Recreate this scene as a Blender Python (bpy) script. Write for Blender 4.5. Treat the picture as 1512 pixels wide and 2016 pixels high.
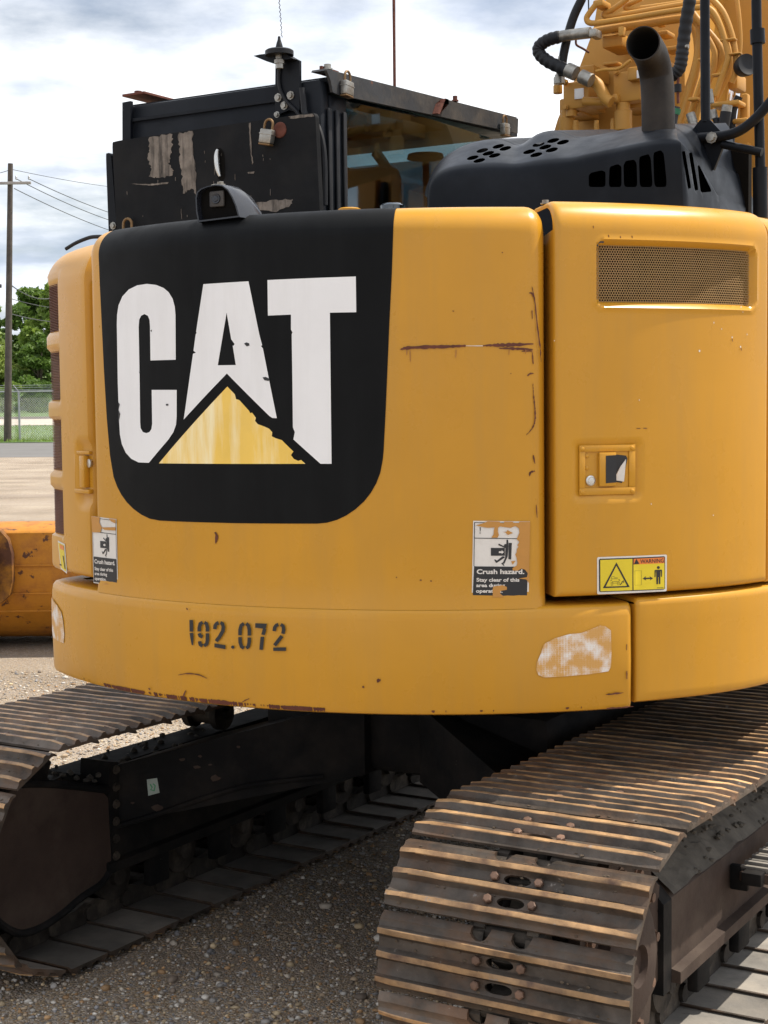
import bpy, bmesh, math, random
import numpy as np
from mathutils import Vector, Matrix, noise as mnoise
from mathutils.geometry import delaunay_2d_cdt
random.seed(7); rng = np.random.default_rng(7)
PI = math.pi; R_ = math.radians
sc = bpy.context.scene
for o in list(bpy.data.objects): bpy.data.objects.remove(o)
COL = sc.collection

# ------------------------------------------------------------------ camera
FPX, IW, IH, HC, HOR, ROLL = 3028.0, 1512.0, 2016.0, 1.66, 800.0, 0.011
pitch = math.atan((IH/2-HOR)/FPX)
_fw = Vector((0, math.cos(pitch), -math.sin(pitch))); _up = Vector((0, math.sin(pitch), math.cos(pitch))); _rt = Vector((1, 0, 0))
_r2 = _rt*math.cos(ROLL) - _up*math.sin(ROLL); _u2 = _rt*math.sin(ROLL) + _up*math.cos(ROLL)
cam_d = bpy.data.cameras.new('camera'); cam = bpy.data.objects.new('camera', cam_d); COL.objects.link(cam)
cam_d.sensor_fit = 'HORIZONTAL'; cam_d.sensor_width = 36.0; cam_d.lens = FPX/IW*36.0
cam_d.clip_start = 0.05; cam_d.clip_end = 3000
cam.matrix_world = Matrix(((_r2.x, _u2.x, -_fw.x, 0), (_r2.y, _u2.y, -_fw.y, 0), (_r2.z, _u2.z, -_fw.z, HC), (0, 0, 0, 1)))
sc.camera = cam
sc.render.resolution_x = 768; sc.render.resolution_y = 1024

# ------------------------------------------------------------------ sky, sun, exposure
SUN_AZ, SUN_EL = R_(74), R_(61)          # azimuth from +Y towards +X
w = bpy.data.worlds.new('World'); sc.world = w; w.use_nodes = True
nt = w.node_tree; nt.nodes.clear()
def N(t, **k):
    n = nt.nodes.new(t)
    for a, b in k.items(): setattr(n, a, b)
    return n
L = lambda a, b: nt.links.new(a, b)
out = N('ShaderNodeOutputWorld'); bg = N('ShaderNodeBackground'); bg.inputs['Strength'].default_value = 0.070
sky = N('ShaderNodeTexSky', sky_type='NISHITA'); sky.sun_disc = False; sky.sun_elevation = SUN_EL; sky.sun_rotation = SUN_AZ
tc = N('ShaderNodeTexCoord'); sep = N('ShaderNodeSeparateXYZ'); L(tc.outputs['Generated'], sep.inputs[0])
zz = N('ShaderNodeMath', operation='MAXIMUM'); L(sep.outputs['Z'], zz.inputs[0]); zz.inputs[1].default_value = 0.0
za = N('ShaderNodeMath', operation='ADD'); L(zz.outputs[0], za.inputs[0]); za.inputs[1].default_value = 0.16
dx = N('ShaderNodeMath', operation='DIVIDE'); L(sep.outputs['X'], dx.inputs[0]); L(za.outputs[0], dx.inputs[1])
dy = N('ShaderNodeMath', operation='DIVIDE'); L(sep.outputs['Y'], dy.inputs[0]); L(za.outputs[0], dy.inputs[1])
cb = N('ShaderNodeCombineXYZ'); L(dx.outputs[0], cb.inputs[0]); L(dy.outputs[0], cb.inputs[1])
n1 = N('ShaderNodeTexNoise'); n1.inputs['Scale'].default_value = 0.95; n1.inputs['Detail'].default_value = 9; n1.inputs['Roughness'].default_value = 0.58
L(cb.outputs[0], n1.inputs['Vector'])
r1 = N('ShaderNodeValToRGB'); r1.color_ramp.elements[0].position = 0.31; r1.color_ramp.elements[1].position = 0.53
L(n1.outputs['Fac'], r1.inputs[0])
n2 = N('ShaderNodeTexNoise'); n2.inputs['Scale'].default_value = 2.1; n2.inputs['Detail'].default_value = 7
mp2 = N('ShaderNodeMapping'); mp2.inputs['Location'].default_value = (3.1, 1.7, 0); L(cb.outputs[0], mp2.inputs[0]); L(mp2.outputs[0], n2.inputs['Vector'])
r2 = N('ShaderNodeValToRGB'); r2.color_ramp.elements[0].position = 0.35; r2.color_ramp.elements[0].color = (8.2, 9.2, 11.2, 1)
r2.color_ramp.elements[1].position = 0.56; r2.color_ramp.elements[1].color = (16.5, 16.7, 17.0, 1)
L(n2.outputs['Fac'], r2.inputs[0])
mx = N('ShaderNodeMixRGB'); L(r1.outputs[0], mx.inputs[0]); L(sky.outputs[0], mx.inputs[1]); L(r2.outputs[0], mx.inputs[2])
L(mx.outputs[0], bg.inputs['Color']); L(bg.outputs[0], out.inputs['Surface'])
sun_d = bpy.data.lights.new('sun', 'SUN'); sun_d.energy = 5.0; sun_d.angle = R_(0.6); sun_d.color = (1.0, 0.93, 0.82)
sun = bpy.data.objects.new('sun', sun_d); COL.objects.link(sun)
sdir = Vector((math.sin(SUN_AZ)*math.cos(SUN_EL), math.cos(SUN_AZ)*math.cos(SUN_EL), math.sin(SUN_EL)))
sun.rotation_euler = sdir.to_track_quat('Z', 'Y').to_euler(); sun.location = (0, 0, 30)
vs = sc.view_settings; vs.view_transform = 'Standard'; vs.look = 'None'; vs.exposure = 0.34; vs.gamma = 1.0; vs.use_curve_mapping = False

# ------------------------------------------------------------------ frames of reference
HEAD = R_(31.15); U0, N0 = 4.68, -2.435
UW = Vector((math.sin(HEAD), math.cos(HEAD), 0)); NW = Vector((math.cos(HEAD), -math.sin(HEAD), 0))
C0 = UW*U0 + NW*N0
def wray(px, py): return _fw + _r2*((px-IW/2)/FPX) - _u2*((py-IH/2)/FPX)
def lray(px, py):
    d = wray(px, py); o = Vector((0, 0, HC)) - C0
    return Vector((o.dot(NW), o.dot(UW), o.z)), Vector((d.dot(NW), d.dot(UW), d.z))
def Lx(px, py, x): o, d = lray(px, py); return o + d*((x-o.x)/d.x)
def Ly(px, py, y): o, d = lray(px, py); return o + d*((y-o.y)/d.y)
def Lz(px, py, z): o, d = lray(px, py); return o + d*((z-o.z)/d.z)
def Wz(px, py, z): d = wray(px, py); return Vector((0, 0, HC)) + d*((z-HC)/d.z)
def Wy(px, py, y): d = wray(px, py); return Vector((0, 0, HC)) + d*(y/d.y)
CY, CR = -0.27, 1.30                              # rear arc of the upper structure
def Lc(px, py, R=CR):                             # pixel -> (arc angle, z) on the rear arc
    o, d = lray(px, py); ox, oy = o.x, o.y-CY
    a = d.x*d.x+d.y*d.y; b = 2*(ox*d.x+oy*d.y); c = ox*ox+oy*oy-R*R
    t = (-b-math.sqrt(max(0, b*b-4*a*c)))/(2*a); p = o+d*t
    return math.atan2(p.x, -(p.y-CY)), p.z

# ------------------------------------------------------------------ materials
MATS = {}
def nodes(m): return m.node_tree.nodes, m.node_tree.links
def hexc(c, a=1): return (c[0], c[1], c[2], a)
def mat(name, base, rough=.5, metal=0, var=.12, vscale=6, dirt=None, dirt_amt=.0, dirt_scale=3.5, streak=False, bump=0, bscale=60, coat=0, spots=None, spot_amt=.0, spot_scale=30, randomize=False, spec=.5):
    m = bpy.data.materials.new(name); m.use_nodes = True; ns, ls = nodes(m); b = ns['Principled BSDF']
    b.inputs['Roughness'].default_value = rough; b.inputs['Metallic'].default_value = metal; b.inputs['Specular IOR Level'].default_value = spec
    if coat: b.inputs['Coat Weight'].default_value = coat; b.inputs['Coat Roughness'].default_value = .12
    tc = ns.new('ShaderNodeTexCoord'); vec = tc.outputs['Object']
    if randomize:
        oi = ns.new('ShaderNodeObjectInfo'); ad = ns.new('ShaderNodeVectorMath'); ad.operation = 'MULTIPLY_ADD'
        ad.inputs[0].default_value = (17, 31, 23); cbn = ns.new('ShaderNodeCombineXYZ')
        for k in range(3): ls.new(oi.outputs['Random'], cbn.inputs[k])
        ls.new(cbn.outputs[0], ad.inputs[1]); ls.new(vec, ad.inputs[2]); vec = ad.outputs[0]
    def tex(scale, detail=6, rough_=.6, sc3=None):
        n = ns.new('ShaderNodeTexNoise'); n.inputs['Scale'].default_value = scale; n.inputs['Detail'].default_value = detail; n.inputs['Roughness'].default_value = rough_
        if sc3:
            mp = ns.new('ShaderNodeMapping'); mp.inputs['Scale'].default_value = sc3; ls.new(vec, mp.inputs[0]); ls.new(mp.outputs[0], n.inputs['Vector'])
        else: ls.new(vec, n.inputs['Vector'])
        return n.outputs['Fac']
    def ramp(f, lo, hi):
        r = ns.new('ShaderNodeMapRange'); r.inputs[1].default_value = lo; r.inputs[2].default_value = hi; ls.new(f, r.inputs[0]); return r.outputs[0]
    def mix(f, a, bcol, mode='MIX'):
        x = ns.new('ShaderNodeMixRGB'); x.blend_type = mode
        if isinstance(f, float): x.inputs[0].default_value = f
        else: ls.new(f, x.inputs[0])
        for i, c in ((1, a), (2, bcol)):
            if isinstance(c, tuple): x.inputs[i].default_value = c
            else: ls.new(c, x.inputs[i])
        return x.outputs[0]
    col = mix(ramp(tex(vscale), .3, .7), hexc([c*(1-var) for c in base]), hexc([min(1, c*(1+var)) for c in base]))
    if dirt is not None:
        f = tex(dirt_scale, 8, .65, (7, 7, .7) if streak else None)
        mm = ns.new('ShaderNodeMath'); mm.operation = 'MULTIPLY'; ls.new(ramp(f, .46, .72), mm.inputs[0]); mm.inputs[1].default_value = dirt_amt
        col = mix(mm.outputs[0], col, hexc(dirt))
    if spots is not None:
        f = tex(spot_scale, 5, .7); mm = ramp(f, .70-spot_amt, .74-spot_amt); col = mix(mm, col, hexc(spots))
    if randomize:
        mr_ = ns.new('ShaderNodeMapRange'); ls.new(oi.outputs['Random'], mr_.inputs[0]); mr_.inputs[3].default_value = .62; mr_.inputs[4].default_value = 1.2
        cc = ns.new('ShaderNodeCombineXYZ')
        for k in range(3): ls.new(mr_.outputs[0], cc.inputs[k])
        col = mix(1.0, col, cc.outputs[0], 'MULTIPLY')
    ls.new(col, b.inputs['Base Color'])
    rf = ramp(tex(vscale*2.3), .2, .8); mr = ns.new('ShaderNodeMapRange'); ls.new(rf, mr.inputs[0]); mr.inputs[3].default_value = max(.03, rough-.10); mr.inputs[4].default_value = min(1, rough+.12)
    ls.new(mr.outputs[0], b.inputs['Roughness'])
    if bump:
        bp = ns.new('ShaderNodeBump'); bp.inputs['Strength'].default_value = bump; bp.inputs['Distance'].default_value = .004
        ls.new(tex(bscale, 8, .65), bp.inputs['Height']); ls.new(bp.outputs[0], b.inputs['Normal'])
    MATS[name] = m; return m
YEL = (0.555, 0.268, 0.021)
mat('yellow', YEL, .28, var=.07, vscale=2.0, dirt=(.47, .245, .042), dirt_amt=.5, dirt_scale=1.9, streak=True, coat=.03, spec=.34, spots=(.16, .06, .025), spot_amt=-.06, spot_scale=26, bump=.10, bscale=4)
mat('yellow_far', (.50, .25, .045), .5, var=.08, vscale=4, dirt=(.40, .21, .06), dirt_amt=.5, dirt_scale=6, spec=.35)
mat('yellow_rusty', (.46, .185, .016), .6, var=.22, vscale=5, spec=.3, dirt=(.16, .05, .018), dirt_amt=.85, dirt_scale=5, bump=.25, spots=(.09, .035, .018), spot_amt=.10, spot_scale=11)
mat('decal_black', (.0060, .0065, .0072), .5, var=.1, dirt=(.011, .012, .013), dirt_amt=.5, dirt_scale=2, streak=True, spec=.10, spots=(.06, .06, .055), spot_amt=-.075, spot_scale=22)
mat('decal_white', (.82, .82, .83), .45, var=.03, dirt=(.66, .65, .64), dirt_amt=.3, dirt_scale=3, streak=True)
mat('decal_yellow', (.86, .56, .09), .2, var=.08, vscale=7, dirt=(.97, .90, .62), dirt_amt=.95, dirt_scale=2.2, streak=True, coat=.4)  # pale streaks paint glossy reflections into the faded vinyl's colour, not dirt
mat('sticker_white', (.70, .67, .63), .5, var=.04, dirt=(.5, .45, .38), dirt_amt=.4, dirt_scale=20)
mat('sticker_yellow', (.72, .56, .02), .4, var=.04)
mat('sticker_orange', (.75, .20, .03), .4, var=.04)
mat('ink', (.016, .017, .02), .5, var=.1)
mat('bare_paint', (.50, .235, .045), .5, var=.06, vscale=30)
mat('rust', (.115, .034, .020), .8, var=.35, vscale=40, bump=.3)
mat('rust_patchy', (.095, .042, .024), .75, spec=.2, var=.35, vscale=12, dirt=(.40, .18, .022), dirt_amt=.9, dirt_scale=7, bump=.4)
mat('rust_stain', (.36, .15, .03), .6, var=.2, vscale=40)
mat('black_paint', (.0055, .0070, .0105), .45, spec=.16, var=.2, dirt=(.020, .023, .028), dirt_amt=.4, dirt_scale=4, spots=(.12, .07, .04), spot_amt=-.055, spot_scale=18, bump=.05, bscale=30)
mat('hood_black', (.0050, .0068, .0105), .36, spec=.14, var=.15, dirt=(.020, .024, .032), dirt_amt=.55, dirt_scale=5, spots=(.20, .19, .18), spot_amt=-.075, spot_scale=26)
mat('board_black', (.0070, .0078, .0095), .6, spec=.13, var=.2, dirt=(.026, .024, .022), dirt_amt=.35, dirt_scale=5, streak=False, spots=(.25, .22, .19), spot_amt=-.03, spot_scale=11, bump=.1)
mat('bare_wood', (.20, .175, .152), .8, spec=.2, var=.35, vscale=30, dirt=(.014, .014, .015), dirt_amt=.95, dirt_scale=9, streak=True)
mat('guard_steel', (.032, .034, .038), .55, spec=.3, var=.3, vscale=8, dirt=(.10, .085, .07), dirt_amt=.7, dirt_scale=9, streak=False, spots=(.16, .06, .03), spot_amt=.0, spot_scale=16, bump=.2)
mat('black_frame', (.0075, .0075, .008), .75, spec=.15, var=.3, dirt=(.028, .022, .018), dirt_amt=.6, dirt_scale=6, spots=(.14, .12, .10), spot_amt=-.02, spot_scale=14, bump=.4, bscale=25)
mat('frame_brown', (.045, .030, .024), .75, spec=.2, var=.25, dirt=(.09, .068, .052), dirt_amt=.6, dirt_scale=4, streak=False, spots=(.015, .013, .012), spot_amt=.01, spot_scale=12, bump=.3)
mat('dirt_soil', (.085, .075, .062), .95, var=.35, vscale=14, bump=.9, bscale=35)
mat('dried_dirt', (.105, .08, .058), .95, spec=.1, var=.3, vscale=30)
mat('shoe_steel', (.108, .088, .072), .48, .35, spec=.3, var=.5, vscale=12, dirt=(.19, .105, .06), dirt_amt=.8, dirt_scale=8, spots=(.30, .26, .23), spot_amt=.035, spot_scale=24, bump=.5, bscale=60, randomize=True)
mat('grouser_rust', (.46, .275, .13), .5, .05, var=.4, vscale=16, dirt=(.10, .048, .032), dirt_amt=.95, dirt_scale=13, spots=(.32, .26, .22), spot_amt=.06, spot_scale=28, bump=.35, bscale=50, randomize=True)
mat('shoe_inner', (.20, .185, .165), .75, .1, var=.25, vscale=9, dirt=(.34, .30, .25), dirt_amt=.8, dirt_scale=5, spots=(.06, .055, .05), spot_amt=.0, spot_scale=12, bump=.3, randomize=True)
mat('chain_steel', (.036, .030, .025), .7, .1, spec=.25, var=.35, vscale=14, dirt=(.16, .13, .10), dirt_amt=.7, dirt_scale=9, bump=.4, randomize=True)
mat('bolt_rust', (.17, .10, .068), .6, .3, var=.3, vscale=40, randomize=True)
mat('zinc', (.34, .33, .30), .4, .7, var=.2, vscale=30, dirt=(.13, .10, .07), dirt_amt=.7, dirt_scale=40)
mat('zinc_bright', (.62, .62, .60), .3, .8, var=.1, vscale=30)
mat('lock_brass', (.22, .135, .06), .5, .5, var=.3, vscale=40, dirt=(.12, .06, .03), dirt_amt=.8, dirt_scale=40)
mat('exhaust', (.024, .021, .019), .6, .2, spec=.25, var=.25, vscale=9, dirt=(.055, .045, .038), dirt_amt=.7, dirt_scale=6, bump=.12)
mat('gloss_black', (.012, .014, .020), .22, spec=.5, var=.15, dirt=(.04, .042, .05), dirt_amt=.3, dirt_scale=8)
mat('soot', (.008, .008, .008), .9, var=.1)
mat('rubber', (.013, .014, .017), .5, spec=.25, var=.2, dirt=(.035, .035, .035), dirt_amt=.4, dirt_scale=12)
mat('mesh_brown', (.33, .20, .07), .6, var=.25, vscale=9, dirt=(.2, .1, .05), dirt_amt=.6, dirt_scale=9)
mat('louver_brown', (.15, .055, .026), .7, var=.25, vscale=9)
mat('dark_inside', (.006, .0055, .005), .9, spec=.1, var=.3)
mat('chrome', (.85, .86, .88), .08, 1.0, var=.02)
mat('seat_dark', (.03, .03, .032), .7, var=.2)
mat('tan_trim', (.30, .27, .19), .7, var=.1)
mat('green_tape', (.02, .16, .07), .5)
mat('sticker_green', (.06, .30, .13), .6)
mat('sticker_pale', (.34, .40, .36), .6, var=.1, vscale=60)
def glass_mat():
    m = bpy.data.materials.new('cab_glass'); m.use_nodes = True; ns, ls = nodes(m); ns.remove(ns['Principled BSDF'])
    o = ns['Material Output']; t = ns.new('ShaderNodeBsdfTransparent'); t.inputs[0].default_value = (.29, .41, .44, 1)
    g = ns.new('ShaderNodeBsdfGlossy'); g.inputs['Roughness'].default_value = .03; g.inputs[0].default_value = (.9, .95, 1, 1)
    lw = ns.new('ShaderNodeLayerWeight'); lw.inputs[0].default_value = .5; pw = ns.new('ShaderNodeMath'); pw.operation = 'POWER'; ls.new(lw.outputs['Facing'], pw.inputs[0]); pw.inputs[1].default_value = 3.0; fr = ns.new('ShaderNodeMath'); fr.operation = 'MULTIPLY_ADD'; ls.new(pw.outputs[0], fr.inputs[0]); fr.inputs[1].default_value = .55; fr.inputs[2].default_value = .09; mx = ns.new('ShaderNodeMixShader')
    ls.new(fr.outputs[0], mx.inputs[0]); ls.new(t.outputs[0], mx.inputs[1]); ls.new(g.outputs[0], mx.inputs[2]); ls.new(mx.outputs[0], o.inputs[0]); MATS['cab_glass'] = m
glass_mat()
def worn_patch():
    m = bpy.data.materials.new('worn_reflector'); m.use_nodes = True; ns, ls = nodes(m); b = ns['Principled BSDF']; b.inputs['Roughness'].default_value = .5
    tc = ns.new('ShaderNodeTexCoord'); n = ns.new('ShaderNodeTexNoise'); n.inputs['Scale'].default_value = 26; n.inputs['Detail'].default_value = 5; ls.new(tc.outputs['Object'], n.inputs[0])
    v = ns.new('ShaderNodeTexVoronoi'); v.inputs['Scale'].default_value = 190; v.feature = 'DISTANCE_TO_EDGE'; v.inputs['Randomness'].default_value = .25; ls.new(tc.outputs['Object'], v.inputs[0])
    r = ns.new('ShaderNodeMapRange'); r.inputs[1].default_value = .40; r.inputs[2].default_value = .66; ls.new(n.outputs[0], r.inputs[0])
    vr = ns.new('ShaderNodeMapRange'); vr.inputs[1].default_value = .02; vr.inputs[2].default_value = .16; ls.new(v.outputs[0], vr.inputs[0])
    a = ns.new('ShaderNodeMath'); a.operation = 'MULTIPLY_ADD'; ls.new(vr.outputs[0], a.inputs[0]); a.inputs[1].default_value = -.35
    ls.new(r.outputs[0], a.inputs[2]); a2 = ns.new('ShaderNodeMath'); a2.operation = 'ADD'; a2.use_clamp = True; a2.inputs[1].default_value = .10; ls.new(a.outputs[0], a2.inputs[0])
    mx = ns.new('ShaderNodeMixRGB'); mx.inputs[1].default_value = (.60, .32, .08, 1); mx.inputs[2].default_value = (.78, .76, .74, 1); ls.new(a2.outputs[0], mx.inputs[0]); ls.new(mx.outputs[0], b.inputs['Base Color'])
    MATS['worn_reflector'] = m
worn_patch()

# ------------------------------------------------------------------ mesh helpers
def link(name, me, m, parent=None, smooth=30, **props):
    o = bpy.data.objects.new(name, me); COL.objects.link(o)
    if m and not me.materials: me.materials.append(MATS[m] if isinstance(m, str) else m)
    if parent: o.parent = parent
    if smooth:
        me.polygons.foreach_set('use_smooth', [True]*len(me.polygons)); me.set_sharp_from_angle(angle=R_(smooth))
    for k, v in props.items(): o[k] = v
    return o
class MB:
    def __init__(s): s.v = []; s.f = []; s.mi = []
    def add(s, vs, fs, mi=0):
        b = len(s.v); s.v += [tuple(p) for p in vs]; s.f += [tuple(i+b for i in q) for q in fs]; s.mi += [mi]*len(fs); return s
    def box(s, a, b, bev=0, M=None, mi=0):
        x0, y0, z0 = a; x1, y1, z1 = b
        if bev:
            bm = bmesh.new(); bmesh.ops.create_cube(bm, size=1)
            for v in bm.verts: v.co = Vector(((x0+x1)/2+v.co.x*(x1-x0), (y0+y1)/2+v.co.y*(y1-y0), (z0+z1)/2+v.co.z*(z1-z0)))
            bmesh.ops.bevel(bm, geom=bm.edges[:], offset=bev, segments=2, affect='EDGES', profile=.5)
            vs = [v.co.copy() for v in bm.verts]; bm.verts.index_update(); fs = [[v.index for v in f.verts] for f in bm.faces]; bm.free()
        else:
            vs = [Vector(p) for p in ((x0,y0,z0),(x1,y0,z0),(x1,y1,z0),(x0,y1,z0),(x0,y0,z1),(x1,y0,z1),(x1,y1,z1),(x0,y1,z1))]
            fs = [(0,3,2,1),(4,5,6,7),(0,1,5,4),(1,2,6,5),(2,3,7,6),(3,0,4,7)]
        if M: vs = [M @ v for v in vs]
        return s.add(vs, fs, mi)
    def hexa(s, bot, top, mi=0):
        return s.add(list(bot)+list(top), [(3,2,1,0),(4,5,6,7),(0,1,5,4),(1,2,6,5),(2,3,7,6),(3,0,4,7)], mi)
    def tube(s, pts, r, seg=12, cap=True, mi=0):
        pts = [Vector(p) for p in pts]; rs = r if isinstance(r, (list, tuple)) else [r]*len(pts)
        vs = []; fs = []; ref = None
        for i, p in enumerate(pts):
            t = (pts[min(i+1, len(pts)-1)]-pts[max(i-1, 0)]).normalized()
            if ref is None: ref = t.orthogonal().normalized()
            ref = (ref-t*ref.dot(t)).normalized(); q = t.cross(ref)
            for k in range(seg): a = 2*PI*k/seg; vs.append(p+ref*(math.cos(a)*rs[i])+q*(math.sin(a)*rs[i]))
        for i in range(len(pts)-1):
            for k in range(seg):
                k2 = (k+1) % seg; fs.append((i*seg+k, i*seg+k2, (i+1)*seg+k2, (i+1)*seg+k))
        if cap: fs.append(tuple(range(seg-1, -1, -1))); n0 = (len(pts)-1)*seg; fs.append(tuple(range(n0, n0+seg)))
        return s.add(vs, fs, mi)
    def cyl(s, a, b, r, seg=16, mi=0): return s.tube([a, b], r, seg, True, mi)
    def lathe(s, prof, seg=24, M=None, mi=0):   # prof: (r,z) list about Z
        vs = []; fs = []
        for r, z in prof:
            for k in range(seg): a = 2*PI*k/seg; p = Vector((r*math.cos(a), r*math.sin(a), z)); vs.append(M @ p if M else p)
        for i in range(len(prof)-1):
            for k in range(seg): k2 = (k+1) % seg; fs.append((i*seg+k, i*seg+k2, (i+1)*seg+k2, (i+1)*seg+k))
        fs.append(tuple(range(seg-1, -1, -1))); n0 = (len(prof)-1)*seg; fs.append(tuple(range(n0, n0+seg)))
        return s.add(vs, fs, mi)
    def prism(s, pts, off, mi=0):               # closed outline (3D points) pushed along off
        n = len(pts); off = Vector(off); vs = [Vector(p) for p in pts]+[Vector(p)+off for p in pts]
        fs = [tuple(range(n-1, -1, -1)), tuple(range(n, 2*n))]+[(i, (i+1) % n, n+(i+1) % n, n+i) for i in range(n)]
        return s.add(vs, fs, mi)
    def grid(s, P, mi=0, flip=False):            # P[i][j]
        a, b = len(P), len(P[0]); vs = [p for r in P for p in r]; fs = []
        for i in range(a-1):
            for j in range(b-1):
                q = (i*b+j, (i+1)*b+j, (i+1)*b+j+1, i*b+j+1); fs.append(q[::-1] if flip else q)
        return s.add(vs, fs, mi)
    def mesh(s, name='m'):
        me = bpy.data.meshes.new(name); me.from_pydata(s.v, [], s.f); me.update(); return me
    def build(s, name, m, parent=None, smooth=30, **props):
        me = s.mesh(name); ml = m if isinstance(m, (list, tuple)) else [m]
        for k in ml: me.materials.append(MATS[k])
        if len(ml) > 1: me.polygons.foreach_set('material_index', s.mi)
        bm = bmesh.new(); bm.from_mesh(me); bmesh.ops.recalc_face_normals(bm, faces=bm.faces[:]); bm.to_mesh(me); bm.free()
        return link(name, me, None, parent, smooth, **props)
def copy_tree(o, parent=None):
    c = o.copy(); COL.objects.link(c); c.parent = parent
    for ch in o.children: copy_tree(ch, c)
    return c
def spline(pts, n=8):
    pts = [Vector(p) for p in pts]; out = []
    for i in range(len(pts)-1):
        p0 = pts[max(i-1, 0)]; p1 = pts[i]; p2 = pts[i+1]; p3 = pts[min(i+2, len(pts)-1)]
        for k in range(n):
            t = k/n; out.append(.5*((2*p1)+(p2-p0)*t+(2*p0-5*p1+4*p2-p3)*t*t+(3*p1-p0-3*p2+p3)*t**3))
    out.append(pts[-1]); return out
def boolean(o, cutter_mb, op='DIFFERENCE'):
    me = cutter_mb.mesh('cut'); bm = bmesh.new(); bm.from_mesh(me); bmesh.ops.recalc_face_normals(bm, faces=bm.faces[:]); bm.to_mesh(me); bm.free()
    if len(o.data.materials) > 1:
        for k in o.data.materials: me.materials.append(k)
        me.polygons.foreach_set('material_index', [1]*len(me.polygons))
    c = bpy.data.objects.new('cut', me); COL.objects.link(c)
    c.matrix_world = o.matrix_world if not o.parent else Matrix.Identity(4)
    par = o.parent; o.parent = None
    md = o.modifiers.new('b', 'BOOLEAN'); md.object = c; md.operation = op; md.solver = 'EXACT'
    for k in range(6):
        dg = bpy.context.evaluated_depsgraph_get(); ev = o.evaluated_get(dg); nm = bpy.data.meshes.new_from_object(ev)
        if len(nm.polygons) > .5*len(o.data.polygons): break
        for v in me.vertices: v.co += Vector([random.uniform(-1, 1)*3e-4*(k+1) for _ in range(3)])
        me.update()
    o.modifiers.clear()
    if len(nm.polygons) > .5*len(o.data.polygons): o.data = nm
    else: print('BOOLEAN FAILED', o.name, len(nm.polygons)); nm = o.data
    bpy.data.objects.remove(c); o.parent = par
    nm.polygons.foreach_set('use_smooth', [True]*len(nm.polygons)); nm.set_sharp_from_angle(angle=R_(30))
    return o

def thing(name, label, cat, loc=(0,0,0), rz=0, group=None):
    o = bpy.data.objects.new(name, None); COL.objects.link(o); o.location = loc; o.rotation_euler = (0, 0, rz); o.empty_display_size = .1
    o['label'] = label; o['category'] = cat
    if group: o['group'] = group
    return o
EXC = thing('excavator', 'yellow tracked excavator with black logo panel and rusty crawler tracks', 'excavator', C0, -HEAD)
# ------------------------------------------------------------------ rear walls of the upper structure
class Path:
    def __init__(s, aL, aR, rL, rR): s.aL, s.aR, s.rL, s.rR = R_(aL), R_(aR), rL, rR
    def pt(s, t, off=0):
        a = t/CR; cx, cy, r = 0, CY, CR; ex = 0
        if a > s.aR:
            cx = (CR-s.rR)*math.sin(s.aR); cy = CY-(CR-s.rR)*math.cos(s.aR); a2 = s.aR+(t-CR*s.aR)/s.rR; r = s.rR
            if a2 > PI/2: ex = (a2-PI/2)*s.rR; a2 = PI/2
            a = a2
        elif a < s.aL:
            cx = (CR-s.rL)*math.sin(s.aL); cy = CY-(CR-s.rL)*math.cos(s.aL); a2 = s.aL+(t-CR*s.aL)/s.rL; r = s.rL
            if a2 < -PI/2: ex = (-PI/2-a2)*s.rL; a2 = -PI/2
            a = a2
        return cx+(r+off)*math.sin(a), cy-(r+off)*math.cos(a)+ex, a
class Wall:                                      # path + top fillet
    def __init__(s, path, ztop, rf, off=0): s.p, s.zt, s.rf, s.off = path, ztop, rf, off
    def S(s, t, z, h=0):
        z0 = s.zt-s.rf
        if z <= z0: o, zz = s.off+h, z
        else:
            b = (z-z0)/s.rf
            if b < PI/2: o = s.off-s.rf+(s.rf+h)*math.cos(b); zz = z0+(s.rf+h)*math.sin(b)
            else: o = s.off-s.rf-(b-PI/2)*s.rf; zz = s.zt+h
        x, y, a = s.p.pt(t, o); return Vector((x, y, zz))
    def M(s, t, z, h=0):
        x, y, a = s.p.pt(t, s.off+h)
        return Matrix(((math.cos(a), math.sin(a), 0, x), (math.sin(a), -math.cos(a), 0, y), (0, 0, 1, z), (0, 0, 0, 1))) @ Matrix(((1,0,0,0),(0,0,1,0),(0,1,0,0),(0,0,0,1)))  # local x=tangent, y=up, z=outward
def frange(a, b, st): n = max(1, int(round((b-a)/st))); return [a+(b-a)*i/n for i in range(n+1)]
def edge_pts(a, b, st, r):                       # denser samples by both ends
    e = [r*(1-math.cos(PI/2*k/6)) for k in range(7)]
    return [a+q for q in e]+frange(a+r, b-r, st)[1:-1]+[b-q for q in reversed(e)]
def rnd(d, r): return 0 if d >= r else r-math.sqrt(max(0, r*r-(r-d)**2))
def sst(a, b, x): t = min(1, max(0, (x-a)/(b-a))); return t*t*(3-2*t)
def sdrect(x, y, x0, x1, y0, y1, r):
    qx = abs(x-(x0+x1)/2)-(x1-x0)/2+r; qy = abs(y-(y0+y1)/2)-(y1-y0)/2+r
    return math.hypot(max(qx, 0), max(qy, 0))+min(max(qx, qy), 0)-r
def px(x, y, h=0): a, z = Lc(x, y, CR+h); return a*CR, z

ZB, ZS, ZT = 0.90, 1.165, 2.145
P_low = Path(-31.5, 60, .10, .8); P_up = Path(-35.0, 60, .10, .8)
W_low = Wall(P_low, 9, .1, .004); W_lowd = Wall(P_low, 9, .1, .0064); W_body = Wall(P_up, ZT, .072, -.010)
W_ldoor = Wall(P_up, 2.130, .12, -.016); W_rdoor = Wall(P_up, 2.158, .075, .0)
sA, sB = R_(-19.8)*CR, R_(40.35)*CR              # rear body, left and right seams
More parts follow.
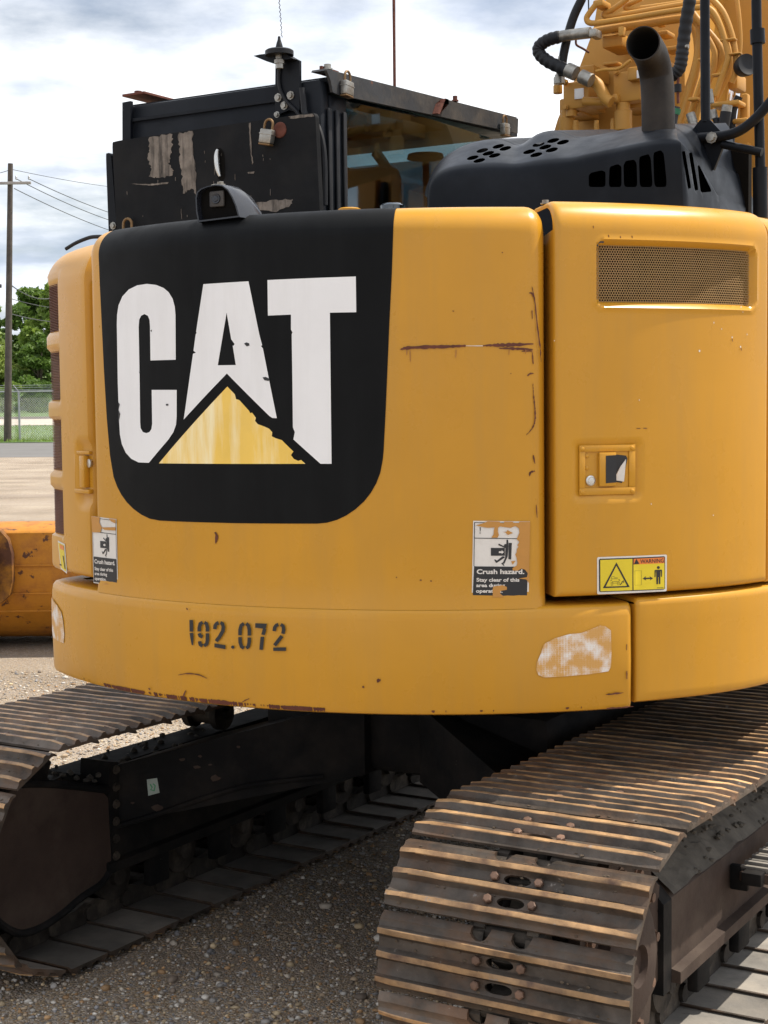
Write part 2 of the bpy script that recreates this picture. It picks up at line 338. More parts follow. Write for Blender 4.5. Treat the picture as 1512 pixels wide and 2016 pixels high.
# lower band of the counterweight
def sweep(wall, ss, prof):                      # prof: list (off,z)
    P = []
    for t in ss:
        row = []
        for o, z in prof:
            x, y, a = wall.p.pt(t, wall.off+o); row.append(Vector((x, y, z)))
        P.append(row)
    return P
def cap(path, ss, off, z, inner):               # flat lid following the path
    mb = []
    return [[Vector((*path.pt(t, off)[:2], z)), Vector((*path.pt(t, -inner)[:2], z))] for t in ss]
s0, s1 = R_(-31.5)*CR-.10*R_(58.5)-.9, R_(50.0)*CR
ss = [s0]+frange(R_(-31.5)*CR-.10*R_(58.5), R_(-31.5)*CR, .012)+frange(R_(-31.5)*CR, s1-.02, .03)[1:]+[s1-.02+.02*math.sin(PI/2*k/5) for k in range(1, 6)]
prof = [(-.05, ZB-.002), (-.014, ZB), (-.004, ZB+.004), (0, ZB+.014), (.002, 1.02), (0, ZS-.03), (-.003, ZS-.012), (-.010, ZS-.003), (-.020, ZS), (-.09, ZS+.002)]
mb = MB(); P = sweep(W_low, ss, prof)
for i, t in enumerate(ss):
    d = s1-t; k = rnd(d, .02)
    if k > 0:
        x0, y0, a = P_low.pt(t, 0); nn = Vector((math.sin(a), -math.cos(a), 0)); P[i] = [p-nn*k for p in P[i]]
P.append([Vector((*P_low.pt(s1, -.09+min(0, o))[:2], z)) for o, z in prof])
mb.grid(P)
mb.grid(cap(P_low, [t for t in ss if t > R_(-31)*CR], -.05, ZB-.001, .5)); 
mb.grid(cap(P_low, [t for t in ss if t > R_(-31)*CR], -.07, ZS+.0015, .35))
CWT = mb.build('counterweight', 'yellow', EXC, 40)
# rear body above the band
def wallgrid(wall, sl, zl, r, f=None, drop=None, edges=(1, 1, 1), inner=.10):
    P = []
    a, b, c = sl[0], sl[-1], zl[0]
    for t in sl:
        row = []
        for z in zl:
            k = 0
            if edges[0]: k = max(k, rnd(t-a, r))
            if edges[1]: k = max(k, rnd(b-t, r))
            if edges[2]: k = max(k, rnd(z-c, r))
            h = -k+(f(t, z) if f else 0); row.append(wall.S(t, z, h))
        P.append(row)
    if edges[0]: P.insert(0, [wall.S(a, z, -inner) if z < wall.zt-wall.rf else P[0][j] for j, z in enumerate(zl)])
    if edges[1]: P.append([wall.S(b, z, -inner) if z < wall.zt-wall.rf else P[-1][j] for j, z in enumerate(zl)])
    if edges[2]: P = [[wall.S(min(b, max(a, t)), c, -inner)]+row for t, row in zip([a]*(1 if edges[0] else 0)+list(sl)+[b]*(1 if edges[1] else 0), P)]
    return P
def zlist(wall, z0, st, r, extra=.12):
    zf = wall.zt-wall.rf
    e = [z0+r*(1-math.cos(PI/2*k/6)) for k in range(7)]
    return e+frange(z0+r, zf, st)[1:]+[zf+wall.rf*PI/2*k/10 for k in range(1, 11)]+[zf+wall.rf*PI/2+extra]
sl = edge_pts(sA, sB, .03, .045); zl = [ZS-.004]+frange(ZS+.01, ZT-.072, .04)+[ZT-.072+.072*PI/2*k/10 for k in range(1, 11)]+[ZT-.072+.072*PI/2+.25]
def body_f(t, z):                               # flows out into the band at its foot
    return .010*(1-sst(ZS-.004, ZS+.03, z))*0.6
mb = MB().grid(wallgrid(W_body, sl, zl, .045, body_f, edges=(1, 1, 0), inner=.14))
BODY = mb.build('rear_panel', 'yellow', EXC, 45)
# left side door
lm = R_(-35)*CR
sl = [lm-.10*R_(55)-.9, lm-.10*R_(55)-.3]+frange(lm-.10*R_(55), lm, .008)+frange(lm, sA-.012, .012)[1:]
zl = zlist(W_ldoor, ZS+.028, .01, .02)
LV = [px(100, y, -.02)[1] for y in (556, 656, 692, 790, 826, 926, 960, 1048)]; LV = [(LV[i+1], LV[i]) for i in (0, 2, 4, 6)]
ls0, ls1 = lm-.08, px(118, 700, -.02)[0]
def ld_f(t, z):
    k = 0
    for a, b in LV:
        d = sdrect(t, z, ls0, ls1, a, b, .006); k -= .016*sst(.006, -.004, d)
    # scooped pocket round the latch
    d = sdrect(t, z, px(146, 930)[0], px(166, 930)[0]+.03, px(150, 985)[1], px(150, 880)[1], .01); k -= .012*sst(.025, 0, d)
    return k
mb = MB().grid(wallgrid(W_ldoor, sl, zl, .018, ld_f, edges=(0, 1, 1)))
LDOOR = mb.build('side_door', 'yellow', EXC, 45, label='left side door with brown louvres')
for k, (a, b) in enumerate(LV):
    mb = MB(); z = a+.003
    while z < b-.003:
        mb.grid([[W_ldoor.S(t, z, -.017), W_ldoor.S(t, z+.0012, -.009), W_ldoor.S(t, z+.0036, -.011), W_ldoor.S(t, z+.0042, -.0172)] for t in frange(ls0+.006, ls1-.002, .012)]); z += .0046
    mb.build('louver', 'louver_brown', LDOOR, 20, kind='stuff')
# right door
sC, sD = R_(41.0)*CR, R_(60)*CR+.235
gx0, gx1 = px(1178, 540)[0], px(1488, 540)[0]; gz0, gz1 = px(1300, 598)[1], px(1300, 482)[1]
hx0, hx1 = px(1132, 925)[0], px(1260, 925)[0]; hz0, hz1 = px(1195, 984)[1], px(1195, 867)[1]
def rd_f(t, z):
    d = sdrect(t, z, gx0-.004, gx1+.004, gz0-.004, gz1+.004, .018)
    k = .003*sst(.016, .004, d)-.021*sst(.004, -.008, d)
    d = sdrect(t, z, hx0+.004, hx1-.004, hz0+.008, hz1-.008, .006)
    k -= .007*sst(.010, -.004, d)
    return k
sl = edge_pts(sC, sD, .0075, .016); zl = zlist(W_rdoor, ZS+.022, .0075, .016)
P = wallgrid(W_rdoor, sl, zl, .016, rd_f)
mb = MB(); nb = len(P[0]); vs = [p for r in P for p in r]; fs = []
slx = [sC]+list(sl)+[sD]; zlx = [zl[0]]+list(zl)
for i in range(len(P)-1):
    for j in range(nb-1):
        d = sdrect((slx[i]+slx[i+1])/2, (zlx[j]+zlx[j+1])/2, gx0, gx1, gz0, gz1, .012)
        if d > -.006: fs.append((i*nb+j, (i+1)*nb+j, (i+1)*nb+j+1, i*nb+j+1))
mb.add(vs, fs); RDOOR = mb.build('side_door', 'yellow', EXC, 45, label='right rear door with perforated vent and latch')
# perforated vent: hexagonal holes in a thin sheet
mb = MB(); ph = .0068; dz = ph*.866; row = 0; z = gz0+.002
while z < gz1+.002:
    t = gx0+(row % 2)*ph/2
    while t < gx1+.002:
        if sdrect(t, z, gx0-.002, gx1+.002, gz0-.002, gz1+.002, .012) < 0:
            o = [W_rdoor.S(t+ph*.577*math.cos(PI/6+PI/3*k), z+ph*.577*math.sin(PI/6+PI/3*k), -.014) for k in range(6)]
            q = [W_rdoor.S(t+ph*.385*math.cos(PI/6+PI/3*k), z+ph*.385*math.sin(PI/6+PI/3*k), -.0145) for k in range(6)]
            mb.add(o+q, [(k, (k+1) % 6, 6+(k+1) % 6, 6+k) for k in range(6)])
        t += ph
    z += dz; row += 1
mb.build('perforated_vent', 'mesh_brown', RDOOR, 0)
MB().grid([[W_rdoor.S(t, gz0-.01, -.05), W_rdoor.S(t, gz1+.01, -.05)] for t in frange(gx0-.01, gx1+.01, .03)]).build('vent_backing', 'dark_inside', RDOOR, 0)
# lower right panel
sE, sF = R_(50.35)*CR, R_(60)*CR+.55
W_lr = Wall(P_up, ZS+.012, .018, .003)
MB().grid(wallgrid(W_lr, edge_pts(sE, sF, .03, .012), [.913, .917, .925]+frange(.94, ZS-.008, .04)+[ZS-.006+.018*PI/2*k/6 for k in range(1, 7)]+[ZS+.15], .012)).build('lower_side_panel', 'yellow', EXC, 45)
MB().grid(wallgrid(Wall(P_up, 2.15, .07, -.004), [sD+.006, sD+.01]+frange(sD+.03, sD+.9, .1), [ZS+.02, ZS+.03]+frange(1.3, 2.08, .2)+[2.08+.07*PI/2*k/6 for k in range(1, 7)]+[2.4], .01)).build('flank_panel', 'yellow', EXC, 45)
# dark inner bulk: engine bay core and deck
mb = MB(); arc = [Vector((*P_up.pt(t, -.13)[:2], 0)) for t in frange(R_(-31)*CR, sF, .08)]
poly = arc+[Vector((1.05, 1.0, 0)), Vector((-.66, 1.0, 0))]
mb.prism([p+Vector((0, 0, ZS+.02)) for p in poly], (0, 0, 2.06-ZS-.02))
poly2 = [Vector((*P_up.pt(t, -.10)[:2], 0)) for t in frange(R_(-31)*CR, sF, .08)]+[Vector((1.1, 1.45, 0)), Vector((-1.15, 1.45, 0)), Vector((-1.15, -.5, 0)), Vector((-.66, -.5, 0))]
mb.prism([p+Vector((0, 0, ZB+.006)) for p in poly2], (0, 0, .2))
mb.build('upper_frame', 'dark_inside', EXC, 20)

# ------------------------------------------------------------------ decals laid on those walls
def tri2d(loops, grid=0):
    vs = []; es = []
    for lp in loops:
        b = len(vs); vs += [Vector((p[0], p[1])) for p in lp]; es += [(b+i, b+(i+1) % len(lp)) for i in range(len(lp))]
    if grid:
        xs = [v.x for v in vs]; ys = [v.y for v in vs]
        for x in frange(min(xs), max(xs), grid)[1:-1]:
            for y in frange(min(ys), max(ys), grid*1.7)[1:-1]: vs.append(Vector((x, y)))
            if max(ys) > ZFIL+.03:
                for y in frange(ZFIL, max(ys), .008)[1:-1]: vs.append(Vector((x, y)))
    r = delaunay_2d_cdt(vs, es, [], 0, 1e-7); v, f = r[0], r[2]
    def inside(x, y):
        c = False
        for lp in loops:
            j = len(lp)-1
            for i in range(len(lp)):
                (xi, yi), (xj, yj) = lp[i][:2], lp[j][:2]
                if (yi > y) != (yj > y) and x < (xj-xi)*(y-yi)/(yj-yi)+xi: c = not c
                j = i
        return c
    return v, [q for q in f if inside(sum(v[i].x for i in q)/len(q), sum(v[i].y for i in q)/len(q))]
ZFIL = 2.06
def dense(lp, st=.018):
    out = []
    for i, p in enumerate(lp):
        q = lp[(i+1) % len(lp)]; n = max(1, int(abs(q[0]-p[0])/st+.99), int(abs(q[1]-p[1])/(.008 if max(p[1], q[1]) > ZFIL+.02 else .06)+.99))
        out += [(p[0]+(q[0]-p[0])*k/n, p[1]+(q[1]-p[1])*k/n) for k in range(n)]
    return out
LAY = [0]
def decal(wall, loops, name, m, parent, h=.0012, grid=0, **kw):
    mb = MB()
    for lp in loops:
        lp = [[q for i, q in enumerate(l) if abs(q[0]-l[i-1][0])+abs(q[1]-l[i-1][1]) > 1e-6] for l in lp]
        lp = [dense(l) for l in lp]
        xs = [q[0] for l in lp for q in l]
        v, f = tri2d(lp, grid or (.02 if max(xs)-min(xs) > .03 else 0)); mb.add([wall.S(p.x, p.y, h) for p in v], f)
    o = mb.build(name, m, parent, 60, **kw); return o
def pxl(pts, T=None): return [px(*(T(*p) if T else p)) for p in pts]
def stroke(pts, w, jit=0):
    a = []; b = []
    for i, p in enumerate(pts):
        q0 = pts[max(i-1, 0)]; q1 = pts[min(i+1, len(pts)-1)]; d = Vector((q1[0]-q0[0], q1[1]-q0[1])).normalized(); n = Vector((-d.y, d.x))
        ww = (w[i] if isinstance(w, (list, tuple)) else w)/2
        j1, j2 = (random.uniform(-jit, jit) for _ in range(2)); a.append((p[0]+n.x*(ww+j1), p[1]+n.y*(ww+j1))); b.append((p[0]-n.x*(ww+j2), p[1]-n.y*(ww+j2)))
    return a+b[::-1]
def circ(cx, cy, r, n=14, ry=None): return [(cx+r*math.cos(2*PI*k/n), cy+(ry or r)*math.sin(2*PI*k/n)) for k in range(n)]
def rect(x0, y0, x1, y1): return [(x0, y0), (x1, y0), (x1, y1), (x0, y1)]
def text_tris(s, bold=0):
    cu = bpy.data.curves.new('t', 'FONT'); cu.body = s; cu.resolution_u = 3; cu.offset = bold
    o = bpy.data.objects.new('t', cu); COL.objects.link(o); dg = bpy.context.evaluated_depsgraph_get(); me = bpy.data.meshes.new_from_object(o.evaluated_get(dg))
    v = [(p.co.x, p.co.y) for p in me.vertices]; f = [tuple(q.vertices) for q in me.polygons]; bpy.data.objects.remove(o)
    xs = [p[0] for p in v]; ys = [p[1] for p in v]; x0, x1 = min(xs), max(xs); return [((p[0]-x0)/(x1-x0), p[1]) for p in v], f
def text_decal(wall, s, box, conv, name, m, parent, h, bold=.02, cap=.69):   # box: x0, baseline y, x1, cap height (crop units)
    v, f = text_tris(s, bold); x0, yb, x1, ch = box
    mb = MB().add([wall.S(*conv(x0+p[0]*(x1-x0), yb-p[1]/cap*ch), h) for p in v], f); return mb.build(name, m, parent, 0)

TA = lambda x, y: (80+x/2.1, 420+y/2.1)
ca = lambda pts: pxl(pts, TA)
zf = ZT-.072
blk = ca([(228,175),(233,300),(238,400),(250,650),(262,850),(275,1000),(290,1090),(304,1128),(322,1163),(345,1195),(372,1222),(405,1246),(440,1263),(480,1271),(560,1275),(800,1282),(1140,1284),(1180,1280),(1222,1268),(1262,1249),(1300,1223),(1334,1192),(1362,1157),(1385,1117),(1402,1072),(1412,1020),(1416,980),(1425,800),(1440,450),(1450,250)])
tl, tr = ca([(229,150)])[0][0], ca([(1456,140)])[0][0]
blk = blk+[(tr, zf), (tr+.003, zf+.11), (tr+.004, zf+.15)]+[(tl+.004, zf+.15), (tl, zf+.11), (tl-.002, zf)]
decal(W_body, [[blk]], 'logo_panel', 'decal_black', BODY, .0012, .025, label='black logo panel painted across the rear')
LC = [(550,605),(549,420),(546,385),(537,352),(520,325),(500,308),(468,295),(430,291),(390,297),(355,314),(328,343),(312,380),(306,420),(305,460),(309,700),(314,850),(318,915),(326,955),(342,990),(365,1015),(395,1030),(438,1032),(520,935),(540,905),(551,875),(554,840),(554,730),(450,730),(452,870),(449,892),(440,905),(427,909),(413,904),(404,888),(402,865),(400,700),(396,470),(398,440),(406,423),(420,416),(434,423),(441,440),(443,465),(445,608)]
LA = [(665,292),(853,280),(898,500),(910,545),(905,548),(913,558),(945,720),(971,847),(952,846),(940,838),(763,662),(583,853),(588,820),(622,580),(634,576),(624,568),(633,500),(637,494),(635,488)]
LAh = [(762,410),(781,520),(795,540),(790,548),(787,545),(800,627),(725,628)]
LT = [(932,275),(1300,260),(1302,408),(1192,410),(1199,1036),(1153,1036),(1040,935),(1046,905),(1038,885),(1036,700),(1033,500),(1036,492),(1030,480),(1030,418),(934,422)]
for g in ([LC], [LA, LAh], [LT]): decal(W_body, [[ca(l) for l in g]], 'logo_letter', 'decal_white', BODY, .0022, .025)
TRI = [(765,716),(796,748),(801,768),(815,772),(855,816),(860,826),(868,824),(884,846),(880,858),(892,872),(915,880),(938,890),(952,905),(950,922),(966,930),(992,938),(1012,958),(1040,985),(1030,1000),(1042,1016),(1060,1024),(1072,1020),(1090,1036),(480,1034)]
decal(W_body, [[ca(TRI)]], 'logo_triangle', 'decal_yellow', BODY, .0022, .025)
decal(W_body, [[ca(p)] for p in ([(835,538),(845,533),(856,537),(858,546),(846,550)],[(912,678),(925,676),(942,684),(938,693),(920,690)],[(510,788),(520,788),(520,795),(510,795)],[(445,485),(452,480),(450,490)],[(312,780),(318,790),(313,812),(320,830),(312,870)],[(400,640),(404,655),(399,662)]) ], 'peeled_chip', 'ink', BODY, .003)
# stencilled number on the band
TB = lambda x, y: (80+x/2.7, 1000+y/2.7)
G = [([(803,592),(822,594),(823,655),(804,655)],), ([(804,662),(824,662),(824,700),(823,728),(815,725),(808,690)],)]
G += [(stroke(p, 19),) for p in ([(873,606),(860,613),(855,635),(855,654)],[(855,664),(859,677),(872,683)],[(882,606),(893,613),(898,635),(898,655)],[(898,664),(898,700),(894,721),(880,730)],[(872,731),(860,723),(857,706)],[(937,642),(939,622),(947,612),(957,608)],[(966,608),(977,612),(982,630),(979,652),(962,682),(944,706)],[(1091,612),(1076,622),(1070,645),(1070,674)],[(1070,684),(1071,712),(1078,735),(1091,742)],[(1102,612),(1114,622),(1119,645),(1119,676)],[(1119,686),(1118,712),(1113,735),(1102,742)],[(1200,640),(1191,672)],[(1188,682),(1181,751)],[(1250,652),(1253,632),(1262,621),(1272,617)],[(1284,617),(1297,625),(1300,645),(1296,666)],[(1291,678),(1272,702),(1252,728)])]
G += [([(935,717),(993,727),(993,748),(935,738)],), (circ(1032, 737, 9),), ([(1150,610),(1212,613),(1205,640),(1150,634)],), ([(1245,739),(1312,738),(1312,757),(1245,757)],)]
decal(W_lowd, [[pxl(l, TB) for l in g] for g in G], 'stencilled_number', 'ink', CWT, .003)
# hazard stickers
def hazard(wall, conv, parent, right):
    c = lambda pts: [conv(*p) for p in pts]
    st = decal(wall, [[c([(130,170),(1350,185),(1320,1800),(100,1780)])]], 'hazard_sticker', 'sticker_white', parent, .0012)
    ink = [[c([(150,1140),(1300,1150),(1285,1775),(122,1755)])], [c([(152,200),(168,200),(152,1140),(140,1140)])], [c([(160,532),(1300,545),(1300,560),(160,547)])], [c([(160,200),(1320,215),(1320,228),(160,212)])],
      [c([(270,310),(292,310),(286,400),(274,400)])], [c(circ(279, 430, 12))], [c([(1305,220),(1320,220),(1305,1140),(1290,1140)])],
      [c(rect(510, 748, 808, 915))], [c([(890,640),(960,642),(945,995),(885,988)])], [c([(845,575),(862,570),(880,580),(885,720),(870,930),(800,1085),(762,1078),(815,960),(822,750),(840,720)])], [c([(668,668),(690,660),(835,735),(830,752),(800,745),(672,690)])], [c(circ(825, 700, 36))], [c([(755,928),(800,930),(805,955),(635,1068),(615,1060),(580,1000),(600,992),(640,1020)])], [c([(728,1078),(765,1060),(800,1130),(790,1135)])]]
    decal(wall, ink, 'print', 'ink', st, .0020)
    wh = [[c([(680,820),(740,820),(740,795),(790,838),(740,878),(740,856),(680,856)])]]
    pe = [[c([(180,265),(350,220),(440,178),(700,186),(705,215),(790,220),(795,186),(985,190),(990,212),(1110,215),(1120,188),(1350,190),(1320,1500),(1270,1420),(1100,1400),(1280,1370),(1300,1290),(1240,1210),(1160,1185),(1090,1230),(980,1230),(970,1180),(1060,1120),(1075,1060),(1060,960),(1030,890),(1060,840),(1065,770),(1100,720),(1075,690),(1120,620),(1060,560),(1120,430),(1110,330),(1030,280),(930,320),(780,300),(700,290),(660,320),(660,400),(680,470),(650,530),(520,530),(570,450),(570,380),(590,310),(440,320),(280,290)])],
          [c([(550,1800),(545,1640),(560,1570),(760,1540),(850,1580),(850,1640),(720,1660),(705,1720),(770,1770),(780,1800)])], [c([(940,1030),(1040,1020),(975,1105)])], [c([(760,410),(850,400),(860,365),(985,430),(870,470),(820,415)])]]
    if not right: pe = [[c([(130,170),(560,180),(520,300),(640,420),(560,540),(160,560)])], [c([(600,420),(1320,380),(1310,460),(760,470)])], [c([(620,1790),(760,1740),(900,1790)])], [c([(1000,190),(1340,195),(1330,290),(1100,250)])]]
    decal(wall, wh, 'arrow', 'sticker_white', st, .0026)
    text_decal(wall, 'Crush hazard.', (205, 1300, 1225, 95), conv, 'lettering', 'sticker_white', st, .0026, .03)
    text_decal(wall, 'Stay clear of this', (200, 1465, 1120, 75), conv, 'lettering', 'sticker_white', st, .0026, .03)
    text_decal(wall, 'area during', (195, 1580, 810, 72), conv, 'lettering', 'sticker_white', st, .0026, .03)
    text_decal(wall, 'operation.', (190, 1700, 760, 72), conv, 'lettering', 'sticker_white', st, .0026, .03)
    for q_ in pe: decal(wall, [q_], 'torn_patch', 'bare_paint', st, .0032)
hazard(W_body, lambda x, y: px(920+x/10.8, 1010+y/10.8), BODY, True)
def left_conv(x, y):
    u, v = (x-115)/1220, (y-175)/1615
    A, B, Cq, D = (174.5,1016.6), (223.3,1021.6), (227.5,1153.6), (179.2,1148.9)
    return px((A[0]*(1-u)+B[0]*u)*(1-v)+(D[0]*(1-u)+Cq[0]*u)*v, (A[1]*(1-u)+B[1]*u)*(1-v)+(D[1]*(1-u)+Cq[1]*u)*v)
hazard(W_body, left_conv, BODY, False)
# warning sticker on the right door
TW = lambda x, y: px(1160+x/8.894, 1080+y/8.89)
cw = lambda pts: [TW(*p) for p in pts]
st = decal(W_rdoor, [[cw([(155,148),(1335,104),(1352,112),(1356,128),(1352,730),(1340,746),(160,800),(142,795),(136,780),(134,170)])]], 'warning_sticker', 'sticker_white', RDOOR, .0012)
decal(W_rdoor, [[cw([(185,178),(1305,134),(1322,150),(1322,700),(1300,716),(190,760),(170,745),(165,195)])]], 'print_border', 'ink', st, .0019)
decal(W_rdoor, [[cw([(186,198),(748,178),(748,726),(190,746)])], [cw([(766,278),(1308,254),(1308,702),(768,724)])]], 'yellow_field', 'sticker_yellow', st, .0025)
decal(W_rdoor, [[cw([(770,178),(1306,152),(1306,254),(770,277)])]], 'orange_field', 'sticker_orange', st, .0025)
inkw = [[cw([(467,240),(700,672),(232,690)]), cw([(467,296),(655,652),(278,664)])], [cw([(817,178),(868,266),(772,272)])], [cw(circ(1200,330,26))],
  [cw([(1140,372),(1255,366),(1265,380),(1262,490),(1246,492),(1244,390),(1236,392),(1234,618),(1208,620),(1206,500),(1196,500),(1194,620),(1166,622),(1162,394),(1154,394),(1150,496),(1134,497),(1132,385)])],
  [cw([(925,525),(985,478),(972,508),(1058,505),(1040,480),(1108,518),(1050,556),(1062,530),(978,533),(990,556)])],
  [cw(stroke([(790,386),(905,384),(903,634),(790,640),(790,386)], 4))], [cw(rect(1180,680,1290,690))],
  [cw(stroke([(378,640),(372,590),(405,586),(404,640),(378,640)], 5))], [cw(stroke([(490,630),(490,588),(520,586),(522,630),(490,630)], 5))], [cw(stroke([(385,580),(520,575)], 6))], [cw(stroke([(380,528),(488,524),(488,508),(432,508),(430,486),(385,488),(380,528)], 5))], [cw([(362,565),(375,545),(398,545)])], [cw([(505,530),(535,555),(510,555)])], [cw(stroke([(535,632),(560,600),(570,575),(600,590)], 14))], [cw(circ(590,565,9))], [cw(stroke([(385,606),(510,602)], 4))]]
decal(W_rdoor, inkw, 'print', 'ink', st, .0031)
text_decal(W_rdoor, 'WARNING', (884, 258, 1296, 68), lambda x, y: TW(x, y-(x-884)*.045), 'lettering', 'ink', st, .0031, .008)
# sliver of the same sticker on the left door
TLs = lambda x, y: px(x/4.03, 900+y/4.03)
def TLs2(x, y): a, z = Lc(x/4.03, 900+y/4.03, CR-.014); return a*CR, z
st = decal(W_ldoor, [[[TLs2(*p) for p in [(456,660),(512,690),(530,925),(480,885)]]]], 'warning_sticker', 'sticker_white', LDOOR, .0012)
decal(W_ldoor, [[[TLs2(*p) for p in [(462,676),(506,700),(524,908),(486,878)]]]], 'yellow_field', 'sticker_yellow', st, .002)
decal(W_ldoor, [[[TLs2(*p) for p in [(474,690),(505,706),(508,740),(478,724)]]]], 'orange_field', 'sticker_orange', st, .0028)
decal(W_ldoor, [[[TLs2(*p) for p in [(498,780),(506,784),(520,888),(514,886)]]], [[TLs2(*p) for p in [(474,845),(490,852),(490,862),(475,856)]]]], 'print', 'ink', st, .0028)
# worn reflector patches
TR = lambda x, y: px(900+x/2.4706, 1000+y/2.4706)
decal(W_lowd, [[[TR(*p) for p in [(418,660),(470,632),(540,612),(600,606),(660,582),(690,570),(715,574),(742,594),(745,700),(742,770),(730,792),(640,806),(500,818),(420,822),(392,810),(382,785),(384,750),(404,705)]]]], 'worn_reflector', 'worn_reflector', CWT, .0012, .02)
decal(W_lowd, [[[TLs(*p) for p in [(425,1110),(470,1170),(505,1225),(520,1300),(530,1400),(524,1474),(480,1455),(440,1430),(432,1380),(428,1250)]]]], 'worn_reflector', 'worn_reflector', CWT, .0012, .02)
# scratches and chips
def scr(wall, parent, pts, wd, conv=None, m='rust', jit=.6, dense=5):
    q = spline([(p[0], p[1], 0) for p in pts], dense); lp = stroke([(p.x, p.y) for p in q], [wd*(.35+.65*math.sin(PI*min(1, max(0, (i+.5)/len(q)))))*random.uniform(.7, 1.3) for i in range(len(q))], jit*.4)
    return decal(wall, [[pxl(lp, conv)]], 'scratch', m, parent, .0014+random.random()*.0008)
TS = lambda x, y: (700+x/2.345, 380+y/2.345)
scr(W_body, BODY, [(205,722),(240,714),(330,710),(430,708),(510,704)], 15, TS, jit=3, dense=9)
scr(W_body, BODY, [(590,704),(660,702),(740,700),(825,695)], 15, TS, jit=4, dense=9)
scr(W_body, BODY, [(665,716),(740,718),(822,722)], 11, TS, jit=3, dense=8); scr(W_body, BODY, [(770,730),(822,728)], 7, TS)
scr(W_body, BODY, [(500,705),(600,705)], 3, TS, 'sticker_white'); scr(W_body, BODY, [(818,430),(832,500),(842,600),(855,700),(860,780)], 6, TS, jit=3)
scr(W_body, BODY, [(805,460),(818,462),(826,480)], 7, TS); scr(W_body, BODY, [(820,735),(824,790)], 5, TS); scr(W_body, BODY, [(797,845),(808,834),(826,832)], 7, TS)
scr(W_body, BODY, [(822,880),(826,935),(832,1000),(832,1045),(820,1085),(792,1118)], 6, TS, jit=3, dense=9); scr(W_body, BODY, [(806,1308),(812,1290),(832,1284)], 9, TS); scr(W_body, BODY, [(824,1210),(832,1250)], 6, TS)
scr(W_body, BODY, [(818,540),(820,580)], 5, TS); scr(W_body, BODY, [(838,1440),(842,1500)], 4, TS)
for x in (235, 250, 790, 820, 465, 712): scr(W_body, BODY, [(x,722),(x+random.uniform(-3, 3),722+random.uniform(15, 60))], 5, TS, 'rust_stain')
for x, y, l in ((452,543,8),(680,272,6),(300,1788,10),(348,1792,8),(187,1775,5),(720,832,4)): scr(W_body, BODY, [(x-l/2, y), (x+l/2, y+2)], 5, TS)
scr(W_body, BODY, [(916,130),(926,150),(920,190)], 14, TB); scr(W_lowd, CWT, [(742,886),(790,878),(850,884),(894,904)], 6, TB, jit=1)
scr(W_lowd, CWT, [(782,968),(772,990),(770,1006)], 7, TB); scr(W_lowd, CWT, [(586,955),(594,964)], 9, TB); scr(W_lowd, CWT, [(1078,1030),(1100,1018),(1118,1010)], 5, TB); scr(W_lowd, CWT, [(456,958),(464,970)], 4, TB); scr(W_lowd, CWT, [(786,530),(792,540)], 7, TB)
scr(W_lowd, CWT, [(717,906),(760,900),(802,896)], 8, lambda x, y: (900+x/2.4706, 1000+y/2.4706), jit=3); scr(W_lowd, CWT, [(818,790),(818,830)], 5, lambda x, y: (900+x/2.4706, 1000+y/2.4706), jit=2)
scr(W_lowd, CWT, [(818,660),(817,690)], 4, lambda x, y: (900+x/2.4706, 1000+y/2.4706), jit=2); scr(W_lowd, CWT, [(720,972),(780,968),(850,962)], 7, lambda x, y: (900+x/2.4706, 1000+y/2.4706), jit=4)
scr(W_lowd, CWT, [(744,1336),(748,1341)], 8, None); scr(W_lowd, CWT, [(715,1350),(718,1353)], 4, None)
# rusty chipped lower edge of the counterweight
mb = MB()
def rust_h(t):                                 # ragged height of the bare, rusted lip
    a = 1 if R_(-17)*CR < t < R_(16)*CR else .55
    v = .55*mnoise.noise((t*9, 1, 0))+.5*mnoise.noise((t*60, 3, 0))+.45*mnoise.noise((t*240, 7, 0))
    return max(0, (v+(.25 if a == 1 else -.12))*.0045*a)
run = []
for t in frange(R_(-31)*CR, s1-.012, .0011)+[99]:
    h_ = rust_h(t) if t < 9 else 0
    if h_ > .0003: run.append((t, h_)); continue
    if len(run) > 2:
        run[0] = (run[0][0], .0001); run[-1] = (run[-1][0], .0001)
        mb.grid([[W_low.S(a, ZB+.0045+.008*(1-min(1, b/.0012)), -.0022+.003*(1-min(1, b/.0012))), W_low.S(a, ZB+.0135, .0012), W_low.S(a, ZB+.0137+b, .0014)] for a, b in run])
    run = []
mb.build('rusted_edge', 'rust', CWT, 0, kind='stuff')
TD = lambda x, y: (1060+x/3.055, 380+y/3.055)
for x, y, w_ in ((967,950,12),(1165,868,8),(1218,925,9),(1053,780,7),(1100,818,6),(1222,685,8),(1233,714,6),(1260,850,6),(1050,1938,8),(677,1870,6),(95,888,5),(605,1245,6)):
    decal(W_rdoor, [[pxl(circ(x, y, w_*.45, 7, w_*random.uniform(.5, 1)), TD)]], 'bird_spot', 'sticker_white', RDOOR, .0014)
for x, y in ((328,205),(420,260),(490,266),(560,264),(1220,940),(1165,885),(600,1415),(640,1414)): scr(W_rdoor, RDOOR, [(x, y-8), (x+3, y+8)] if y < 1000 else [(x-12, y), (x+12, y+1)], 5, TD)
scr(W_rdoor, RDOOR, [(355,322),(352,305),(365,296),(392,296)], 15, TD, 'ink', 1)
